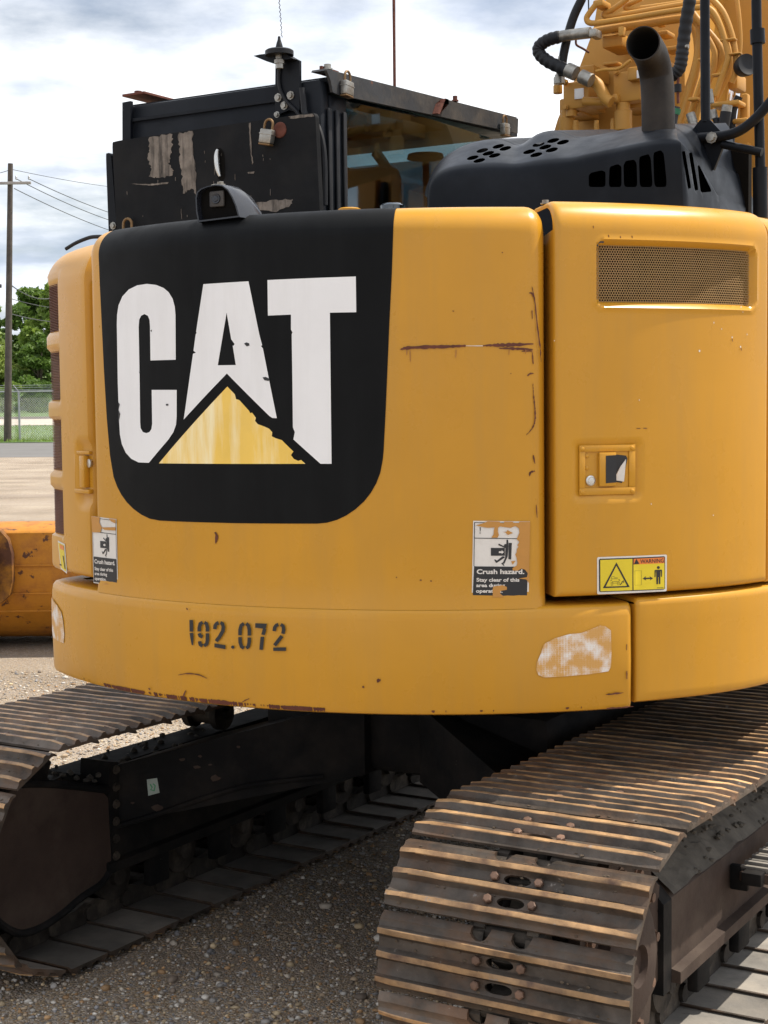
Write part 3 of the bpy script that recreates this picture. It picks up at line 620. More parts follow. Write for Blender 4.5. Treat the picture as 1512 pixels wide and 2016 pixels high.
# ------------------------------------------------------------------ door latches
def rivet(mb, x, y, z, r, h, M, mi=0): mb.lathe([(r, z-.002), (r, z+h*.5), (r*.7, z+h), (r*.2, z+h*1.1)], 12, M, mi)
cs, cz = px(1195, 925); Mx = W_rdoor.M(cs, cz, -.007); U = lambda x, y: ((px(x, 925)[0]-cs), px(1195, y)[1]-cz)
x0, y0 = U(1141, 974); x1, y1 = U(1251, 876); i0, j0 = U(1153, 960); i1, j1 = U(1239, 889)
mb = MB()
for a, b in (((x0,y0,0),(x1,j0,.005)), ((x0,j1,0),(x1,y1,.005)), ((x0,j0+.0002,0),(i0,j1-.0002,.005)), ((i1,j0+.0002,0),(x1,j1-.0002,.005))): mb.box(a, b, .0012, Mx)
for qx, qy in ((1147,968),(1245,968),(1147,883),(1245,883)): a, b = U(qx, qy); rivet(mb, 0, 0, .005, .0055, .003, Mx @ Matrix.Translation((a, b, 0)))
LT_ = mb.build('door_latch', 'yellow', RDOOR, 40)
mb = MB(); mb.box((i0, j0, -.0002), (i1, j1, .0006), 0, Mx); 
for qx, qy in ((1157,897),(1157,921)): a, b = U(qx, qy); rivet(mb, 0, 0, .0006, .005, .003, Mx @ Matrix.Translation((a, b, 0)))
mb.build('pocket', 'yellow', RDOOR, 40)
mb = MB(); a, b = U(1179, 957); c, d = U(1212, 891); mb.box((a, b, .0006), (c, d, .012), .002, Mx); mb.build('paddle', 'yellow', RDOOR, 40)
mb = MB(); mb.prism([Mx @ Vector((*U(*q), .0008)) for q in ((1213,895),(1234,898),(1237,904),(1226,952),(1213,949))], Mx.to_3x3() @ Vector((0, 0, .0006)))
mb.prism([Mx @ Vector((*U(*q), .0122)) for q in ((1191,897),(1211.5,896),(1211.5,950),(1191,951))], Mx.to_3x3() @ Vector((0, 0, .0008)))
mb.build('torn_label', 'ink', RDOOR, 0)
MB().prism([Mx @ Vector((*U(*q), .002)) for q in ((1233,905),(1222,920),(1214,936),(1211,946),(1229,949))], Mx.to_3x3() @ Vector((.0, 0, .003))).build('label_flap', 'sticker_white', RDOOR, 0)
mb = MB(); a, b = U(1163.5, 945.5); Mk = Mx @ Matrix.Translation((a, b, 0)); mb.lathe([(.0105, .0), (.0125, .003), (.0125, .0055), (.0095, .0075), (.009, .0065), (.0075, .0065), (.007, .0075), (.001, .0078)], 24, Mk); mb.build('key_lock', 'zinc_bright', RDOOR, 40)
# left latch
cs, cz = px(152, 930); Ml = W_ldoor.M(cs, cz, -.012); Ul = lambda x, y: (px(x, 930)[0]-cs, px(152, y)[1]-cz)
mb = MB(); a, b = Ul(136, 972); c, d = Ul(164, 888)
mb.box((a, b, -.002), (c, b+.012, .013), .002, Ml); mb.box((a, d-.010, -.002), (c, d, .010), .002, Ml); mb.box((a, b+.0125, -.002), (a+.010, d-.0105, .012), .002, Ml)
e, f_ = Ul(149, 960); g, h_ = Ul(158, 897); mb.box((e, f_, 0), (g, h_, .018), .003, Ml); mb.build('door_latch', 'yellow', LDOOR, 40)
a, b = Ul(162, 912); MB().lathe([(.010, 0), (.012, .004), (.012, .008), (.006, .009)], 16, Ml @ Matrix.Translation((a, b, 0))).build('key_lock', 'zinc_bright', LDOOR, 40)
#==PART3==
def boltpart(p, r, h, ax, par, m='zinc', name='bolt'):
    M = Matrix.Translation(p) @ Vector(ax).to_track_quat('Z', 'Y').to_matrix().to_4x4(); mb = MB(); mb.lathe([(r*1.5, 0), (r*1.5, h*.25), (r, h*.26), (r, h), (r*.3, h*1.05)], 8, M); return mb.build(name, m, par, 25)
# ------------------------------------------------------------------ undercarriage
PITCH_N = 44; RP = .29; TIP = .36; YR, YF = -1.403, 1.417; ZC = .36
LS = YF-YR; PATHLEN = 2*LS+2*PI*RP; PP = PATHLEN/PITCH_N
def track_pos(s, sag):          # s along the chain from the lower rear corner round the rear end and over the top
    s %= PATHLEN; half = PI*RP
    if s < half:
        a = -PI/2-s/RP; return Vector((0, YR+RP*math.cos(a), ZC+RP*math.sin(a))), a
    s -= half
    if s < LS:
        t = s/LS; z = ZC+RP-sag*4*t*(1-t)-sag*.25*math.sin(t*PI*3)**2; return Vector((0, YR+s, z)), PI/2
    s -= LS
    if s < half:
        a = PI/2-s/RP; return Vector((0, YF+RP*math.cos(a), ZC+RP*math.sin(a))), a
    s -= half
    return Vector((0, YF-s, ZC-RP)), -PI/2
def shoe_frame(s, sag):
    p0, _ = track_pos(s-PP*.5, sag); p1, _ = track_pos(s+PP*.5, sag)
    y = (p1-p0).normalized(); x = Vector((1, 0, 0)); z = y.cross(x)*-1
    z = x.cross(y)
    c = (p0+p1)/2
    return c, x, y, z
# shoe prototype: local x across, y along travel of the chain, z outwards; chain line at z=0
SW = .311
H = .036                                     # plate base above the pitch line
def gr(y, h=.0625): return [(y+.0115,.049),(y+.0068,h-.0015),(y+.0055,h),(y-.0055,h),(y-.0068,h-.0015),(y-.0115,.049)]
prof = [(-.0785,.036),(.076,.036),(.084,.0335),(.094,.0255),(.0985,.0275),(.092,.037),(.084,.045)]+[(.074,.0455)]+gr(.056)+[(.040,.045),(.018,.045)]+gr(.003)+[(-.012,.045),(-.036,.045)]+gr(-.055)+[(-.070,.046),(-.0785,.043)]
def make_shoe(chip_seed):
    r = random.Random(chip_seed); mb = MB(); nx = 14; P = []
    for i in range(nx+1):
        x = -SW+2*SW*i/nx; row = []
        for (y, z) in prof:
            e = abs(x)/SW; zz = z; yy = y
            if z > .058: zz -= r.uniform(0, .0022)+(.006 if i in (0, nx) else 0)
            if i in (0, nx): yy *= .985
            row.append(Vector((x, yy+r.uniform(-.0006, .0006), zz)))
        P.append(row+[row[0]])
    mb.grid(P); mb.add(P[0][:-1], [tuple(range(len(prof)))]); mb.add(P[-1][:-1], [tuple(range(len(prof)-1, -1, -1))])
    me = mb.mesh(); bm = bmesh.new(); bm.from_mesh(me); bmesh.ops.remove_doubles(bm, verts=bm.verts[:], dist=1e-5); bmesh.ops.recalc_face_normals(bm, faces=bm.faces[:]); bm.to_mesh(me); bm.free()
    o = link('track_shoe', me, None, None, 30)
    cut = MB()
    for yy in (.0295, -.0255):
        out_ = [(.024*math.cos(a)*1.0+(.010 if math.cos(a) > 0 else -.010), yy+.0115*math.sin(a)) for a in [2*PI*k/16 for k in range(16)]]
        cut.prism([Vector((x, y, .0)) for x, y in out_], (0, 0, .09))
    for xx in (-.055, .047):
        cut.prism([Vector((xx+.024*math.cos(a), .094+.024*math.sin(a), .0)) for a in [2*PI*k/14 for k in range(14)]], (0, 0, .09))
    boolean(o, cut)
    me = o.data; me.materials.clear()
    for k in ('shoe_steel', 'grouser_rust', 'shoe_inner'): me.materials.append(MATS[k])
    for p in me.polygons:
        zc = p.center.z; p.material_index = 1 if (zc > .0575 and p.normal.z > .3) else (2 if p.normal.z < -.5 and zc < .045 and p.center.y < .0795 else 0)
    return o
shoes = [make_shoe(k) for k in (1, 2, 3)]
mb = MB(); mb.lathe([(.0105, .0), (.0115, .003), (.0112, .009), (.0085, .0115), (.002, .012)], 6); bolt_me = mb.mesh(); bolt_me.materials.append(MATS['bolt_rust']); bolt_me.polygons.foreach_set('use_smooth', [True]*len(bolt_me.polygons)); bolt_me.set_sharp_from_angle(angle=R_(35))
# crumbs of dried dirt caught against the ribs
def crumbs(seed):
    r = random.Random(seed); mb = MB()
    for _ in range(45):
        y0 = r.choice((.056, .003, -.055)); x = r.uniform(-SW+.02, SW-.02); y = y0+r.choice((-1, 1))*r.uniform(.012, .02); q = r.uniform(.001, .004)
        bm = bmesh.new(); bmesh.ops.create_icosphere(bm, subdivisions=1, radius=q)
        for v in bm.verts: v.co = Vector((v.co.x*r.uniform(.8, 2.2)+x, v.co.y*r.uniform(.7, 1.2)+y, v.co.z*.7+.0465))
        bm.verts.index_update(); mb.add([v.co.copy() for v in bm.verts], [[v.index for v in f.verts] for f in bm.faces]); bm.free()
    me = mb.mesh(); me.materials.append(MATS['dried_dirt']); return me
crumb_me = [crumbs(k) for k in (11, 12, 13, 14)]
# chain link pair
mb = MB()
for sx in (-1, 1):
    x0 = sx*.052; x1 = sx*.080
    o_ = [(-.085,-.030),(-.06,-.036),(-.02,-.022),(.02,-.022),(.06,-.036),(.088,-.028),(.098,0),(.088,.028),(.06,.034),(-.06,.034),(-.085,.028),(-.094,0)]
    mb.prism([Vector((x0, y, z)) for y, z in o_], (x1-x0, 0, 0))
    mb.lathe([(.026, 0), (.026, .012)], 12, Matrix.Translation((x1, .084, 0)) @ Matrix.Rotation(PI/2*sx, 4, 'Y'))
mb.cyl((-.07, .084, 0), (.07, .084, 0), .022, 12)
me = mb.mesh(); bm = bmesh.new(); bm.from_mesh(me); bmesh.ops.recalc_face_normals(bm, faces=bm.faces[:]); bm.to_mesh(me); bm.free()
me.materials.append(MATS['chain_steel']); link_me = me
XT = {1: -1.505-N0, -1: -3.365-N0}            # track centre lines
for side in (1, -1):
    xc = XT[side]; sag = .012 if side == 1 else .010; ph = -.016 if side == 1 else .10
    for i in range(PITCH_N):
        s = ph+i*PP; c, X, Y, Z = shoe_frame(s, sag)
        M = Matrix(((X.x, Y.x, Z.x, c.x+xc), (X.y, Y.y, Z.y, c.y), (X.z, Y.z, Z.z, c.z), (0, 0, 0, 1)))
        M = M @ Matrix.Rotation(PI, 4, 'Z') if False else M
        if side == -1 and (c.y < -1.9): continue
        o = bpy.data.objects.new('track_shoe', shoes[i*7 % 3].data); COL.objects.link(o); o.parent = EXC; o.matrix_local = M @ Matrix.Rotation(random.uniform(-.006, .006), 4, 'Y')
        if c.z > .2 and c.y < 1.2:
            for bx in (-.055, .055):
                for by in (.0295, -.0255):
                    b = bpy.data.objects.new('bolt', bolt_me); COL.objects.link(b); b.parent = o; b.matrix_local = Matrix.Translation((bx+.0, by, .0455)) @ Matrix.Rotation(random.random()*3, 4, 'Z')
        if c.z > .3 and c.y < .6: b = bpy.data.objects.new('dried_dirt', crumb_me[(i*5+side) % 4]); COL.objects.link(b); b.parent = o; b['kind'] = 'stuff'
        k = bpy.data.objects.new('track_link', link_me); COL.objects.link(k); k.parent = EXC; k.matrix_local = M
for o in shoes: bpy.data.objects.remove(o)
# sprocket, idler, rollers, frames
def roller(name, x, y, z, r, wdt, flange=.018, m='chain_steel'):
    mb = MB(); M = Matrix.Translation((x, y, z)) @ Matrix.Rotation(PI/2, 4, 'Y')
    mb.lathe([(r*.45, -wdt/2-.02), (r*.5, -wdt/2), (r+flange, -wdt/2+.004), (r+flange, -wdt/2+.03), (r, -wdt/2+.034), (r, wdt/2-.034), (r+flange, wdt/2-.03), (r+flange, wdt/2-.004), (r*.5, wdt/2), (r*.45, wdt/2+.02)], 20, M)
    return mb.build(name, m, EXC, 35)
for side in (1, -1):
    xc = XT[side]
    mb = MB(); nt_ = 21; pts = []
    for k in range(nt_*4):
        a = 2*PI*k/(nt_*4); r = .262 if k % 4 < 2 else .305; pts.append(Vector((xc-.03, YR+r*math.cos(a), ZC+r*math.sin(a))))
    mb.prism(pts, (.06, 0, 0))
    mb.lathe([(.19, -.03), (.21, .0), (.21, .10), (.16, .14), (.05, .15)], 24, Matrix.Translation((xc, YR, ZC)) @ Matrix.Rotation(PI/2, 4, 'Y')); mb.build('sprocket', 'chain_steel', EXC, 30)
    mb = MB(); mb.lathe([(.10, -.09), (.25, -.085), (.25, -.03), (.275, -.028), (.275, .028), (.25, .03), (.25, .085), (.10, .09)], 28, Matrix.Translation((xc, YF, ZC)) @ Matrix.Rotation(PI/2, 4, 'Y')); mb.build('idler', 'chain_steel', EXC, 30)
    for k in range(7): roller('track_roller', xc, -.98+k*.34, .165, .062, .21)
    for y in (-.35, .6): roller('carrier_roller', xc, y, .575, .04, .16)
    # box frame: sloping shoulders, flat flanks, a flange along the foot
    io = 1 if side == 1 else -1
    sec = [(-.155,.215),(-.185,.215),(-.185,.245),(-.165,.25),(-.165,.43),(-.07,.515),(.07,.515),(.165,.43),(.165,.25),(.190,.245),(.190,.215),(.155,.215)]
    mb = MB(); mb.prism([Vector((xc+x, -1.10, z)) for x, z in sec], (0, 2.25, 0)); fr = mb.build('track_frame', ['frame_brown' if side == 1 else 'black_frame'], EXC, 25)
    MB().box((xc-io*.13, -1.46, .20), (xc-io*.095, -1.08, .50), .01).build('motor_mount', 'black_frame', EXC, 30)
    for k in range(6): 
        for xb in (-.15, .118): MB().box((xc+xb, -.86+k*.34, .10), (xc+xb+.032, -.76+k*.34, .216), .008).build('roller_bracket', 'black_frame', EXC, 30)
    if side == 1:
        pts = []
        for k in range(60): a = 2*PI*k/60; r = .262+.016*math.cos(a*15); pts.append(Vector((xc+.125, YR+r*math.cos(a), ZC+r*math.sin(a))))
        mb = MB(); mb.prism(pts, (.028, 0, 0)); mb.lathe([(.15, 0), (.15, .03), (.12, .045), (.05, .05), (.045, .035), (.02, .035)], 24, Matrix.Translation((xc+.153, YR, ZC)) @ Matrix.Rotation(PI/2, 4, 'Y')); FD = mb.build('final_drive', 'frame_brown', EXC, 30)
        for k in range(12): a = 2*PI*k/12; boltpart(Vector((xc+.153, YR+.21*math.cos(a), ZC+.21*math.sin(a))), .012, .014, (1, 0, 0), FD, 'bolt_rust')
# dirt lying on the right frame and sheltering caps
def clods(name, pts, n, smin, smax, m, parent, seed=3, **kw):
    r = random.Random(seed); mb = MB()
    for _ in range(n):
        p = pts(r); s = r.uniform(smin, smax); bm = bmesh.new(); bmesh.ops.create_icosphere(bm, subdivisions=1, radius=s)
        for v in bm.verts: v.co = Vector((v.co.x*r.uniform(.7, 1.2), v.co.y*r.uniform(.7, 1.2), v.co.z*r.uniform(.5, .9)))+p
        bm.verts.index_update(); mb.add([v.co.copy() for v in bm.verts], [[v.index for v in f.verts] for f in bm.faces]); bm.free()
    return mb.build(name, m, parent, 0, **kw)
xr = XT[1]
def soil_grid(xa, za, xb, zb, y0, y1, seed):
    P = []
    for y in frange(y0, y1, .025):
        row = []
        for k in range(10):
            t = k/9; x = xa+(xb-xa)*t; z = za+(zb-za)*t
            row.append(Vector((x, y, z+.006+.018*max(0, mnoise.noise((x*9+seed, y*9, 3)))+.010*mnoise.noise((x*40, y*40, seed))*math.sin(PI*t))))
        P.append(row)
    return P
MB().grid(soil_grid(xr+.04, .545, xr+.172, .435, -1.10, 1.1, 1)).build('caked_soil', 'dirt_soil', EXC, 0, kind='stuff')
clods('soil_clods', lambda r: (lambda t, y: Vector((xr+.07+.10*t, y, .57-.13*t)))(r.random(), r.uniform(-1.05, .3)), 110, .004, .013, 'dirt_soil', EXC, kind='stuff')
xl_ = XT[-1]
clods('soil_clods', lambda r: Vector((xl_+r.uniform(-.07, .15), r.uniform(-1.15, -.35), r.uniform(.495, .522))), 90, .006, .018, 'dirt_soil', EXC, 9, kind='stuff')
# front-end guard of the right frame and the step
mb = MB(); mb.prism([Vector((xr+.05, -1.16, .55)), Vector((xr+.168, -1.16, .43)), Vector((xr+.168, -1.16, .20)), Vector((xr+.05, -1.16, .20))], (0, .055, 0)); mb.build('frame_end_plate', 'black_frame', EXC, 30)
mb = MB(); y = -.72; x0 = xr+.168
mb.box((x0, -.66, .33), (x0+.05, -.64, .40), .004); mb.box((x0+.045, -.70, .36), (x0+.10, -.62, .395), .004)
STEP = mb.build('step_bracket', 'black_frame', EXC, 30)
for k in range(11):
    MB().box((x0+.03, -.66+k*.032, .388), (x0+.13, -.646+k*.032, .402+.004*(k % 2)), .002).build('step_tread', 'shoe_inner', STEP, 30)
MB().box((x0+.03, -.67, .36), (x0+.13, -.30, .388), .004).build('step_plate', 'frame_brown', STEP, 30)
# inner end plate of the left frame (traced edge, real plate)
xp = XT[-1]+.175
out_ = [(-10,1570),(20,1556),(60,1550),(120,1552),(205,1562),(216,1575),(220,1620),(222,1690),(220,1715),(200,1735),(160,1760),(120,1795),(80,1820),(40,1832),(0,1812),(-40,1760),(-50,1660),(-35,1600)]
mb = MB(); mb.prism([Lx(a, b, xp) for a, b in out_], (-.05, 0, 0)); EP = mb.build('frame_end_plate', 'frame_brown', EXC, 30)
rim = spline([Lx(a, b, xp) for a, b in [(222,1700),(200,1738),(160,1766),(120,1800),(80,1826),(40,1838),(0,1818),(-40,1766)]], 4)
MB().tube(rim, .012, 8).build('rim', 'black_frame', EP, 30)
rim = spline([Lx(a, b, xp) for a, b in [(-40,1590),(20,1549),(60,1543),(120,1545),(212,1555)]], 4); MB().tube(rim, .012, 8).build('rim', 'black_frame', EP, 30)
MB().prism([Lx(a, b, xp+.004) for a, b in ((216,1500),(232,1500),(232,1710),(222,1715),(214,1560))], (-.12, 0, 0)).build('rib', 'black_frame', EP, 30)
# carbody: four legs to the frames and a swing bearing
mb = MB()
def leg(sx, sy):
    xa = sx*.10; xb = (XT[1]-.14) if sx > 0 else (XT[-1]+.14)
    # inner end near the centre, outer end on the frame
    yi0, yi1 = (-.62, -.10) if sy < 0 else (.10, .62)
    yo0, yo1 = (-1.05, -.55) if sy < 0 else (.45, .95)
    bot = [Vector((xa, yi0, .50)), Vector((xa, yi1, .50)), Vector((xb, yo1, .35)), Vector((xb, yo0, .35))]
    top = [Vector((xa, yi0, .74)), Vector((xa, yi1, .74)), Vector((xb, yo1, .535)), Vector((xb, yo0, .535))]
    return MB().hexa(bot, top)
for sx in (-1, 1):
    for sy in (-1, 1): leg(sx, sy).build('carbody_leg', 'black_frame', EXC, 25)
MB().box((-.52, -.58, .50), (.52, .60, .735), .04).build('carbody', 'black_frame', EXC, 30)
MB().lathe([(.50, .74), (.56, .75), (.56, .80), (.60, .80), (.60, .86), (.52, .865), (.52, .905)], 40).build('swing_bearing', 'black_frame', EXC, 30)
#==PART4==

for k in range(6): boltpart(Lx(228, 1515+k*34, xp+.006), .010, .010, (1, 0, 0), EP, 'chain_steel')
# sticker and details on the left frame leg
pa = [Lx(a, b, -.755) for a, b in ((291,1534),(311,1531),(316,1560),(294,1566))]
def leg_face(px_, py_):   # rear face of the near left leg: vertical plane through (-.10,-.62) and (xb,-1.05)
    o, d = lray(px_, py_); xb = XT[-1]+.14; nrm = Vector((-.43, -(xb+.10)*-1, 0)); nrm = Vector((-(-1.05+.62), (xb+.10), 0)); p0 = Vector((-.10, -.62, 0)); t = (p0-o).dot(nrm)/d.dot(nrm); return o+d*t
fo = (Vector((0, -1, 0)))*.004
q = [leg_face(a, b)+fo for a, b in ((291,1534),(311,1531),(316,1560),(294,1566))]
SP = MB().prism(q, (0, -.001, 0)).build('sticker', 'sticker_pale', EXC, 0, label='small pale sticker with green print on the left frame')
q = [leg_face(a, b)+fo*1.5 for a, b in stroke([(298,1543),(302,1549),(299,1554),(306,1556),(308,1546),(304,1542)], 2.2)]; MB().prism(q, (0, -.0006, 0)).build('print', 'sticker_green', SP, 0)
fl = [leg_face(a, b)+Vector((0, -.012, 0)) for a, b in ((226,1628),(300,1606),(400,1572),(480,1548),(560,1536),(640,1528))]
MB().tube(spline(fl, 3), .008, 8).build('leg_flange', 'black_frame', EXC, 40)
for X, Y, w_ in ((389,1510,9),(424,1531,14),(310,1590,16),(360,1495,7),(262,1580,5),(470,1470,5),(395,1488,6),(415,1505,5)):
    q = [leg_face(X+w_*random.uniform(.5, 1)*math.cos(a), Y+w_*.6*random.uniform(.4, 1)*math.sin(a))+fo*.7 for a in [2*PI*k/9 for k in range(9)]]; MB().prism(q, (0, -.0008, 0)).build('paint_chip', 'frame_brown', EXC, 0)
# ------------------------------------------------------------------ engine hood
YB, YRG = -.80, -.55
cols = [835,842,855,875,905,945,985,1015,1050,1090,1125,1160,1200,1240,1280,1310,1332]
rid = [396,352,324,303,286,275,274,287,263,256,270,266,259,251,245,244,252]
ben = [400,368,345,334,328,325,324,325,321,317,313,305,297,288,280,276,276]
ST = []
def stn(bot, bend, ridge, back): ST.append((bot, bend, ridge, back))
p = Ly(838, 400, YB)
stn(Vector((p.x-.02, -.30, 2.06)), Vector((p.x-.01, -.30, 2.20)), Vector((p.x+.02, -.24, 2.26)), Vector((p.x+.03, -.12, 2.27)))
stn(Vector((p.x-.02, -.55, 2.06)), Vector((p.x-.01, -.55, 2.21)), Vector((p.x+.035, -.44, 2.28)), Vector((p.x+.06, -.12, 2.30)))
for X, r, b in zip(cols, rid, ben):
    bot = Ly(X, 420, YB); bot.z = 2.06; bend = Ly(X, b, YB); rg = Ly(X+4, r, YRG); bk = Vector((max(rg.x, p.x+.09+.012*len(ST)*.3), -.12, rg.z+.065)); 
    if X == 835: bot.y += .05; bend.y += .04
    stn(bot, bend, rg, bk)
XE = Ly(1340, 300, YB).x+.006
EN = []
for X, b in ((1346, 284), (1365, 304), (1392, 346), (1418, 390)):
    q = Lx(X, b, XE); bot = Vector((XE+.012, q.y, 2.06)); stn(bot, q, q+Vector((-.05, .02, .022)), Vector((XE-.075+.012*len(EN), -.10+.012*len(EN), max(2.12, q.z+.02)))); EN.append(0)
rows = []
for bot, bend, rg, bk in ST:
    mid = bot.lerp(bend, .5); d1 = (rg-bend); a = bend-Vector((0, 0, 1))*min(.03, (bend.z-bot.z)*.3); b_ = bend+d1*.16; c = rg-d1*.14; e = rg+(bk-rg)*.12
    rows.append([bot, mid, a, bend+(d1*.045)-Vector((0, 0, .004)), b_, rg-d1*.5, c, rg+(bk-rg)*.02-Vector((0, 0, .002)), e, bk])
rows = [spline(r, 4) for r in rows]
G2 = [spline([r[j] for r in rows], 3) for j in range(len(rows[0]))]   # [profile][station]
na, nb_ = len(G2), len(G2[0])
G2.append([Vector((q.x, q.y, 2.06)) for q in G2[-1]]); na += 1
mb = MB(); mb.grid(G2+[G2[0]])
for j in (0, nb_-1): mb.add([G2[i][j] for i in range(na)], [tuple(range(na))])
me = mb.mesh(); bm = bmesh.new(); bm.from_mesh(me); bmesh.ops.remove_doubles(bm, verts=bm.verts[:], dist=1e-6); bmesh.ops.recalc_face_normals(bm, faces=bm.faces[:])
for _ in range(2): bmesh.ops.smooth_vert(bm, verts=[v for v in bm.verts if v.co.z > 2.10 and v.co.y < -.2], factor=.5, use_axis_x=True, use_axis_y=True, use_axis_z=True)
print('HOOD nonmanifold', sum(1 for e in bm.edges if not e.is_manifold)); bm.to_mesh(me); bm.free(); me.materials.append(MATS['hood_black']); me.materials.append(MATS['dark_inside'])
HOOD = link('engine_hood', me, None, EXC, 40)
T8 = lambda x, y: (820+x/2.185, 230+y/2.185)
def rr(pts, r=.25):                           # round the corners of an outline
    out = []; n = len(pts)
    for i in range(n):
        p0, p1, p2 = Vector(pts[i-1]), Vector(pts[i]), Vector(pts[(i+1) % n]); a = p1+(p0-p1)*r; b = p1+(p2-p1)*r
        for k in range(4): t = k/3; out.append(tuple((a*(1-t)**2+p1*2*t*(1-t)+b*t*t)))
    return out
CUTS = []
def tilt(X, Y, rx, ry, t=-.24): return [(X+rx*math.cos(a)*math.cos(t)-ry*math.sin(a)*math.sin(t), Y+rx*math.cos(a)*math.sin(t)+ry*math.sin(a)*math.cos(t)) for a in [2*PI*k/16 for k in range(16)]]
def cutter(pts, y0, dep):
    cut = MB(); CUTS.append(cut)
    P0 = [Ly(*T8(*p), y0) for p in pts]; P1 = [Ly(*T8(*p), y0+dep) for p in pts]; n = len(pts)
    cut.add(P0+P1, [tuple(range(n)), tuple(range(2*n-1, n-1, -1))]+[(i, (i+1) % n, n+(i+1) % n, n+i) for i in range(n)])
for q in ([(741,302),(741,252),(752,240),(798,230),(813,238),(813,302)], [(827,302),(830,215),(868,203),(882,215),(882,302)], [(893,302),(890,210),(900,190),(936,184),(947,200),(950,302)], [(960,302),(957,172),(998,160),(1008,180),(1016,302)], [(1023,302),(1018,155),(1050,143),(1064,158),(1078,302)]): cutter(rr(q, .2), -.86, .20)
def cutx(pts):
    cut = MB(); CUTS.append(cut)
    P0 = [Lx(*T8(*p), XE+.06) for p in pts]; P1 = [Lx(*T8(*p), XE-.10) for p in pts]; n = len(pts)
    cut.add(P0+P1, [tuple(range(n)), tuple(range(2*n-1, n-1, -1))]+[(i, (i+1) % n, n+(i+1) % n, n+i) for i in range(n)])
for q in ([(1141,150),(1155,146),(1182,306),(1168,310)], [(1171,156),(1186,152),(1213,314),(1197,318)], [(1209,212),(1216,206),(1272,322),(1222,326)]): cutx(rr(q, .15))
for X, Y in ((242,176),(270,188),(283,145),(309,157),(336,166),(352,127),(382,136)): cutter(tilt(X, Y, 26, 8.5), -.86, .30 if X > 300 else .22)
for X, Y in ((485,150),(515,163),(525,119),(554,130),(582,142),(588,102),(630,109)): cutter(tilt(X, Y, 27, 9), -.86, .46)
for c_ in CUTS: boolean(HOOD, c_)
mb = MB(); mb.tube([Ly(1165, 372, -.55), Ly(1340, 330, -.45)], .085, 20); mb.tube([Ly(1270, 300, -.62), Ly(1282, 350, -.62)], .03, 14); mb.build('muffler', 'exhaust', EXC, 30)
MB().box((.28, -.60, 2.05), (.98, -.18, 2.10), 0).build('engine_deck', 'dark_inside', EXC, 0)
MB().box((.30, -.16, 2.11), (.98, -.13, 2.415), 0).build('bulkhead', 'dark_inside', EXC, 0)
MB().box((.42, -.42, 2.11), (.93, -.17, 2.33), .02).build('engine_block', 'dark_inside', EXC, 0)
# exhaust stack: open bent pipe with a wall
pp = spline([Ly(1296, 300, -.60), Ly(1296, 240, -.60), Ly(1294.5, 180, -.60), Ly(1291, 145, -.605), Ly(1284, 115, -.64), Ly(1275, 97, -.69), Ly(1266, 85, -.755)], 6)
mb = MB(); mb.tube(pp, .0455, 28, False); mb.tube(pp, .0425, 28, False, 1)
t = (pp[-1]-pp[-2]).normalized(); r0 = t.orthogonal().normalized(); r1 = t.cross(r0); n = 28; c = pp[-1]
mb.add([c+r0*math.cos(2*PI*k/n)*.0455+r1*math.sin(2*PI*k/n)*.0455 for k in range(n)]+[c+r0*math.cos(2*PI*k/n)*.0425+r1*math.sin(2*PI*k/n)*.0425 for k in range(n)], [(k, (k+1) % n, n+(k+1) % n, n+k) for k in range(n)])
mb.build('exhaust_pipe', ['exhaust', 'soot'], EXC, 40)
# ------------------------------------------------------------------ cab
X0, X1, Y0, Y1, Z0, Z1 = -1.13, -.31, -.50, .92, 1.10, 2.72
mb = MB()
mb.box((X0, Y0, Z0), (X1-.001, Y0+.05, Z1-.012), .012)                    # rear wall

def rz_(y): return (y-Y0)/(Y1-Y0)*.055
def roofp(xa, xb, ya, yb): mb.hexa([Vector((x, y, Z1-.05+rz_(y))) for x, y in ((xa, ya), (xb, ya), (xb, yb), (xa, yb))], [Vector((x, y, Z1+rz_(y))) for x, y in ((xa, ya), (xb, ya), (xb, yb), (xa, yb))])
roofp(X0, X1, Y0+.051, -.15); roofp(X0, X1, .55, Y1); roofp(X0, X0+.15, -.1499, .5499); roofp(X1-.13, X1, -.1499, .5499) # roof
mb.box((X0, Y0+.051, Z0), (X0+.05, Y1, 1.95), .01); mb.box((X1-.05, Y0+.051, Z0), (X1, Y1, 1.95), .01)
for yy in (Y0+.052, .28, Y1-.06): mb.box((X0, yy, 1.951), (X0+.05, yy+.07, Z1-.051), .008)
mb.box((X1-.06, Y0+.052, 1.951), (X1, Y0+.155, Z1-.051), .01); mb.box((X1-.05, Y1-.07, 1.951), (X1, Y1, Z1-.012), .01)
mb.box((X0+.051, Y1-.05, Z0), (X1-.051, Y1, 1.5), .008)
CAB = mb.build('cab', 'black_paint', EXC, 35)
for k in range(3): MB().box((X1+.001, Y0+.03+k*.045, 1.96), (X1+.010, Y0+.05+k*.045, Z1-.1), .004).build('seal', 'rubber', CAB, 30)
MB().box((X1-.010, Y0+.157, 1.95), (X1-.005, Y1-.071, Z1-.03), 0).build('window', 'cab_glass', CAB, 0)
MB().box((X0+.02, Y0+.13, 1.95), (X0+.025, .279, Z1-.051), 0).build('window', 'cab_glass', CAB, 0); MB().box((X0+.02, .351, 1.95), (X0+.025, Y1-.061, Z1-.051), 0).build('window', 'cab_glass', CAB, 0)
MB().box((X0+.051, Y1-.03, 1.5), (X1-.051, Y1-.025, Z1-.051), 0).build('windscreen', 'cab_glass', CAB, 0)
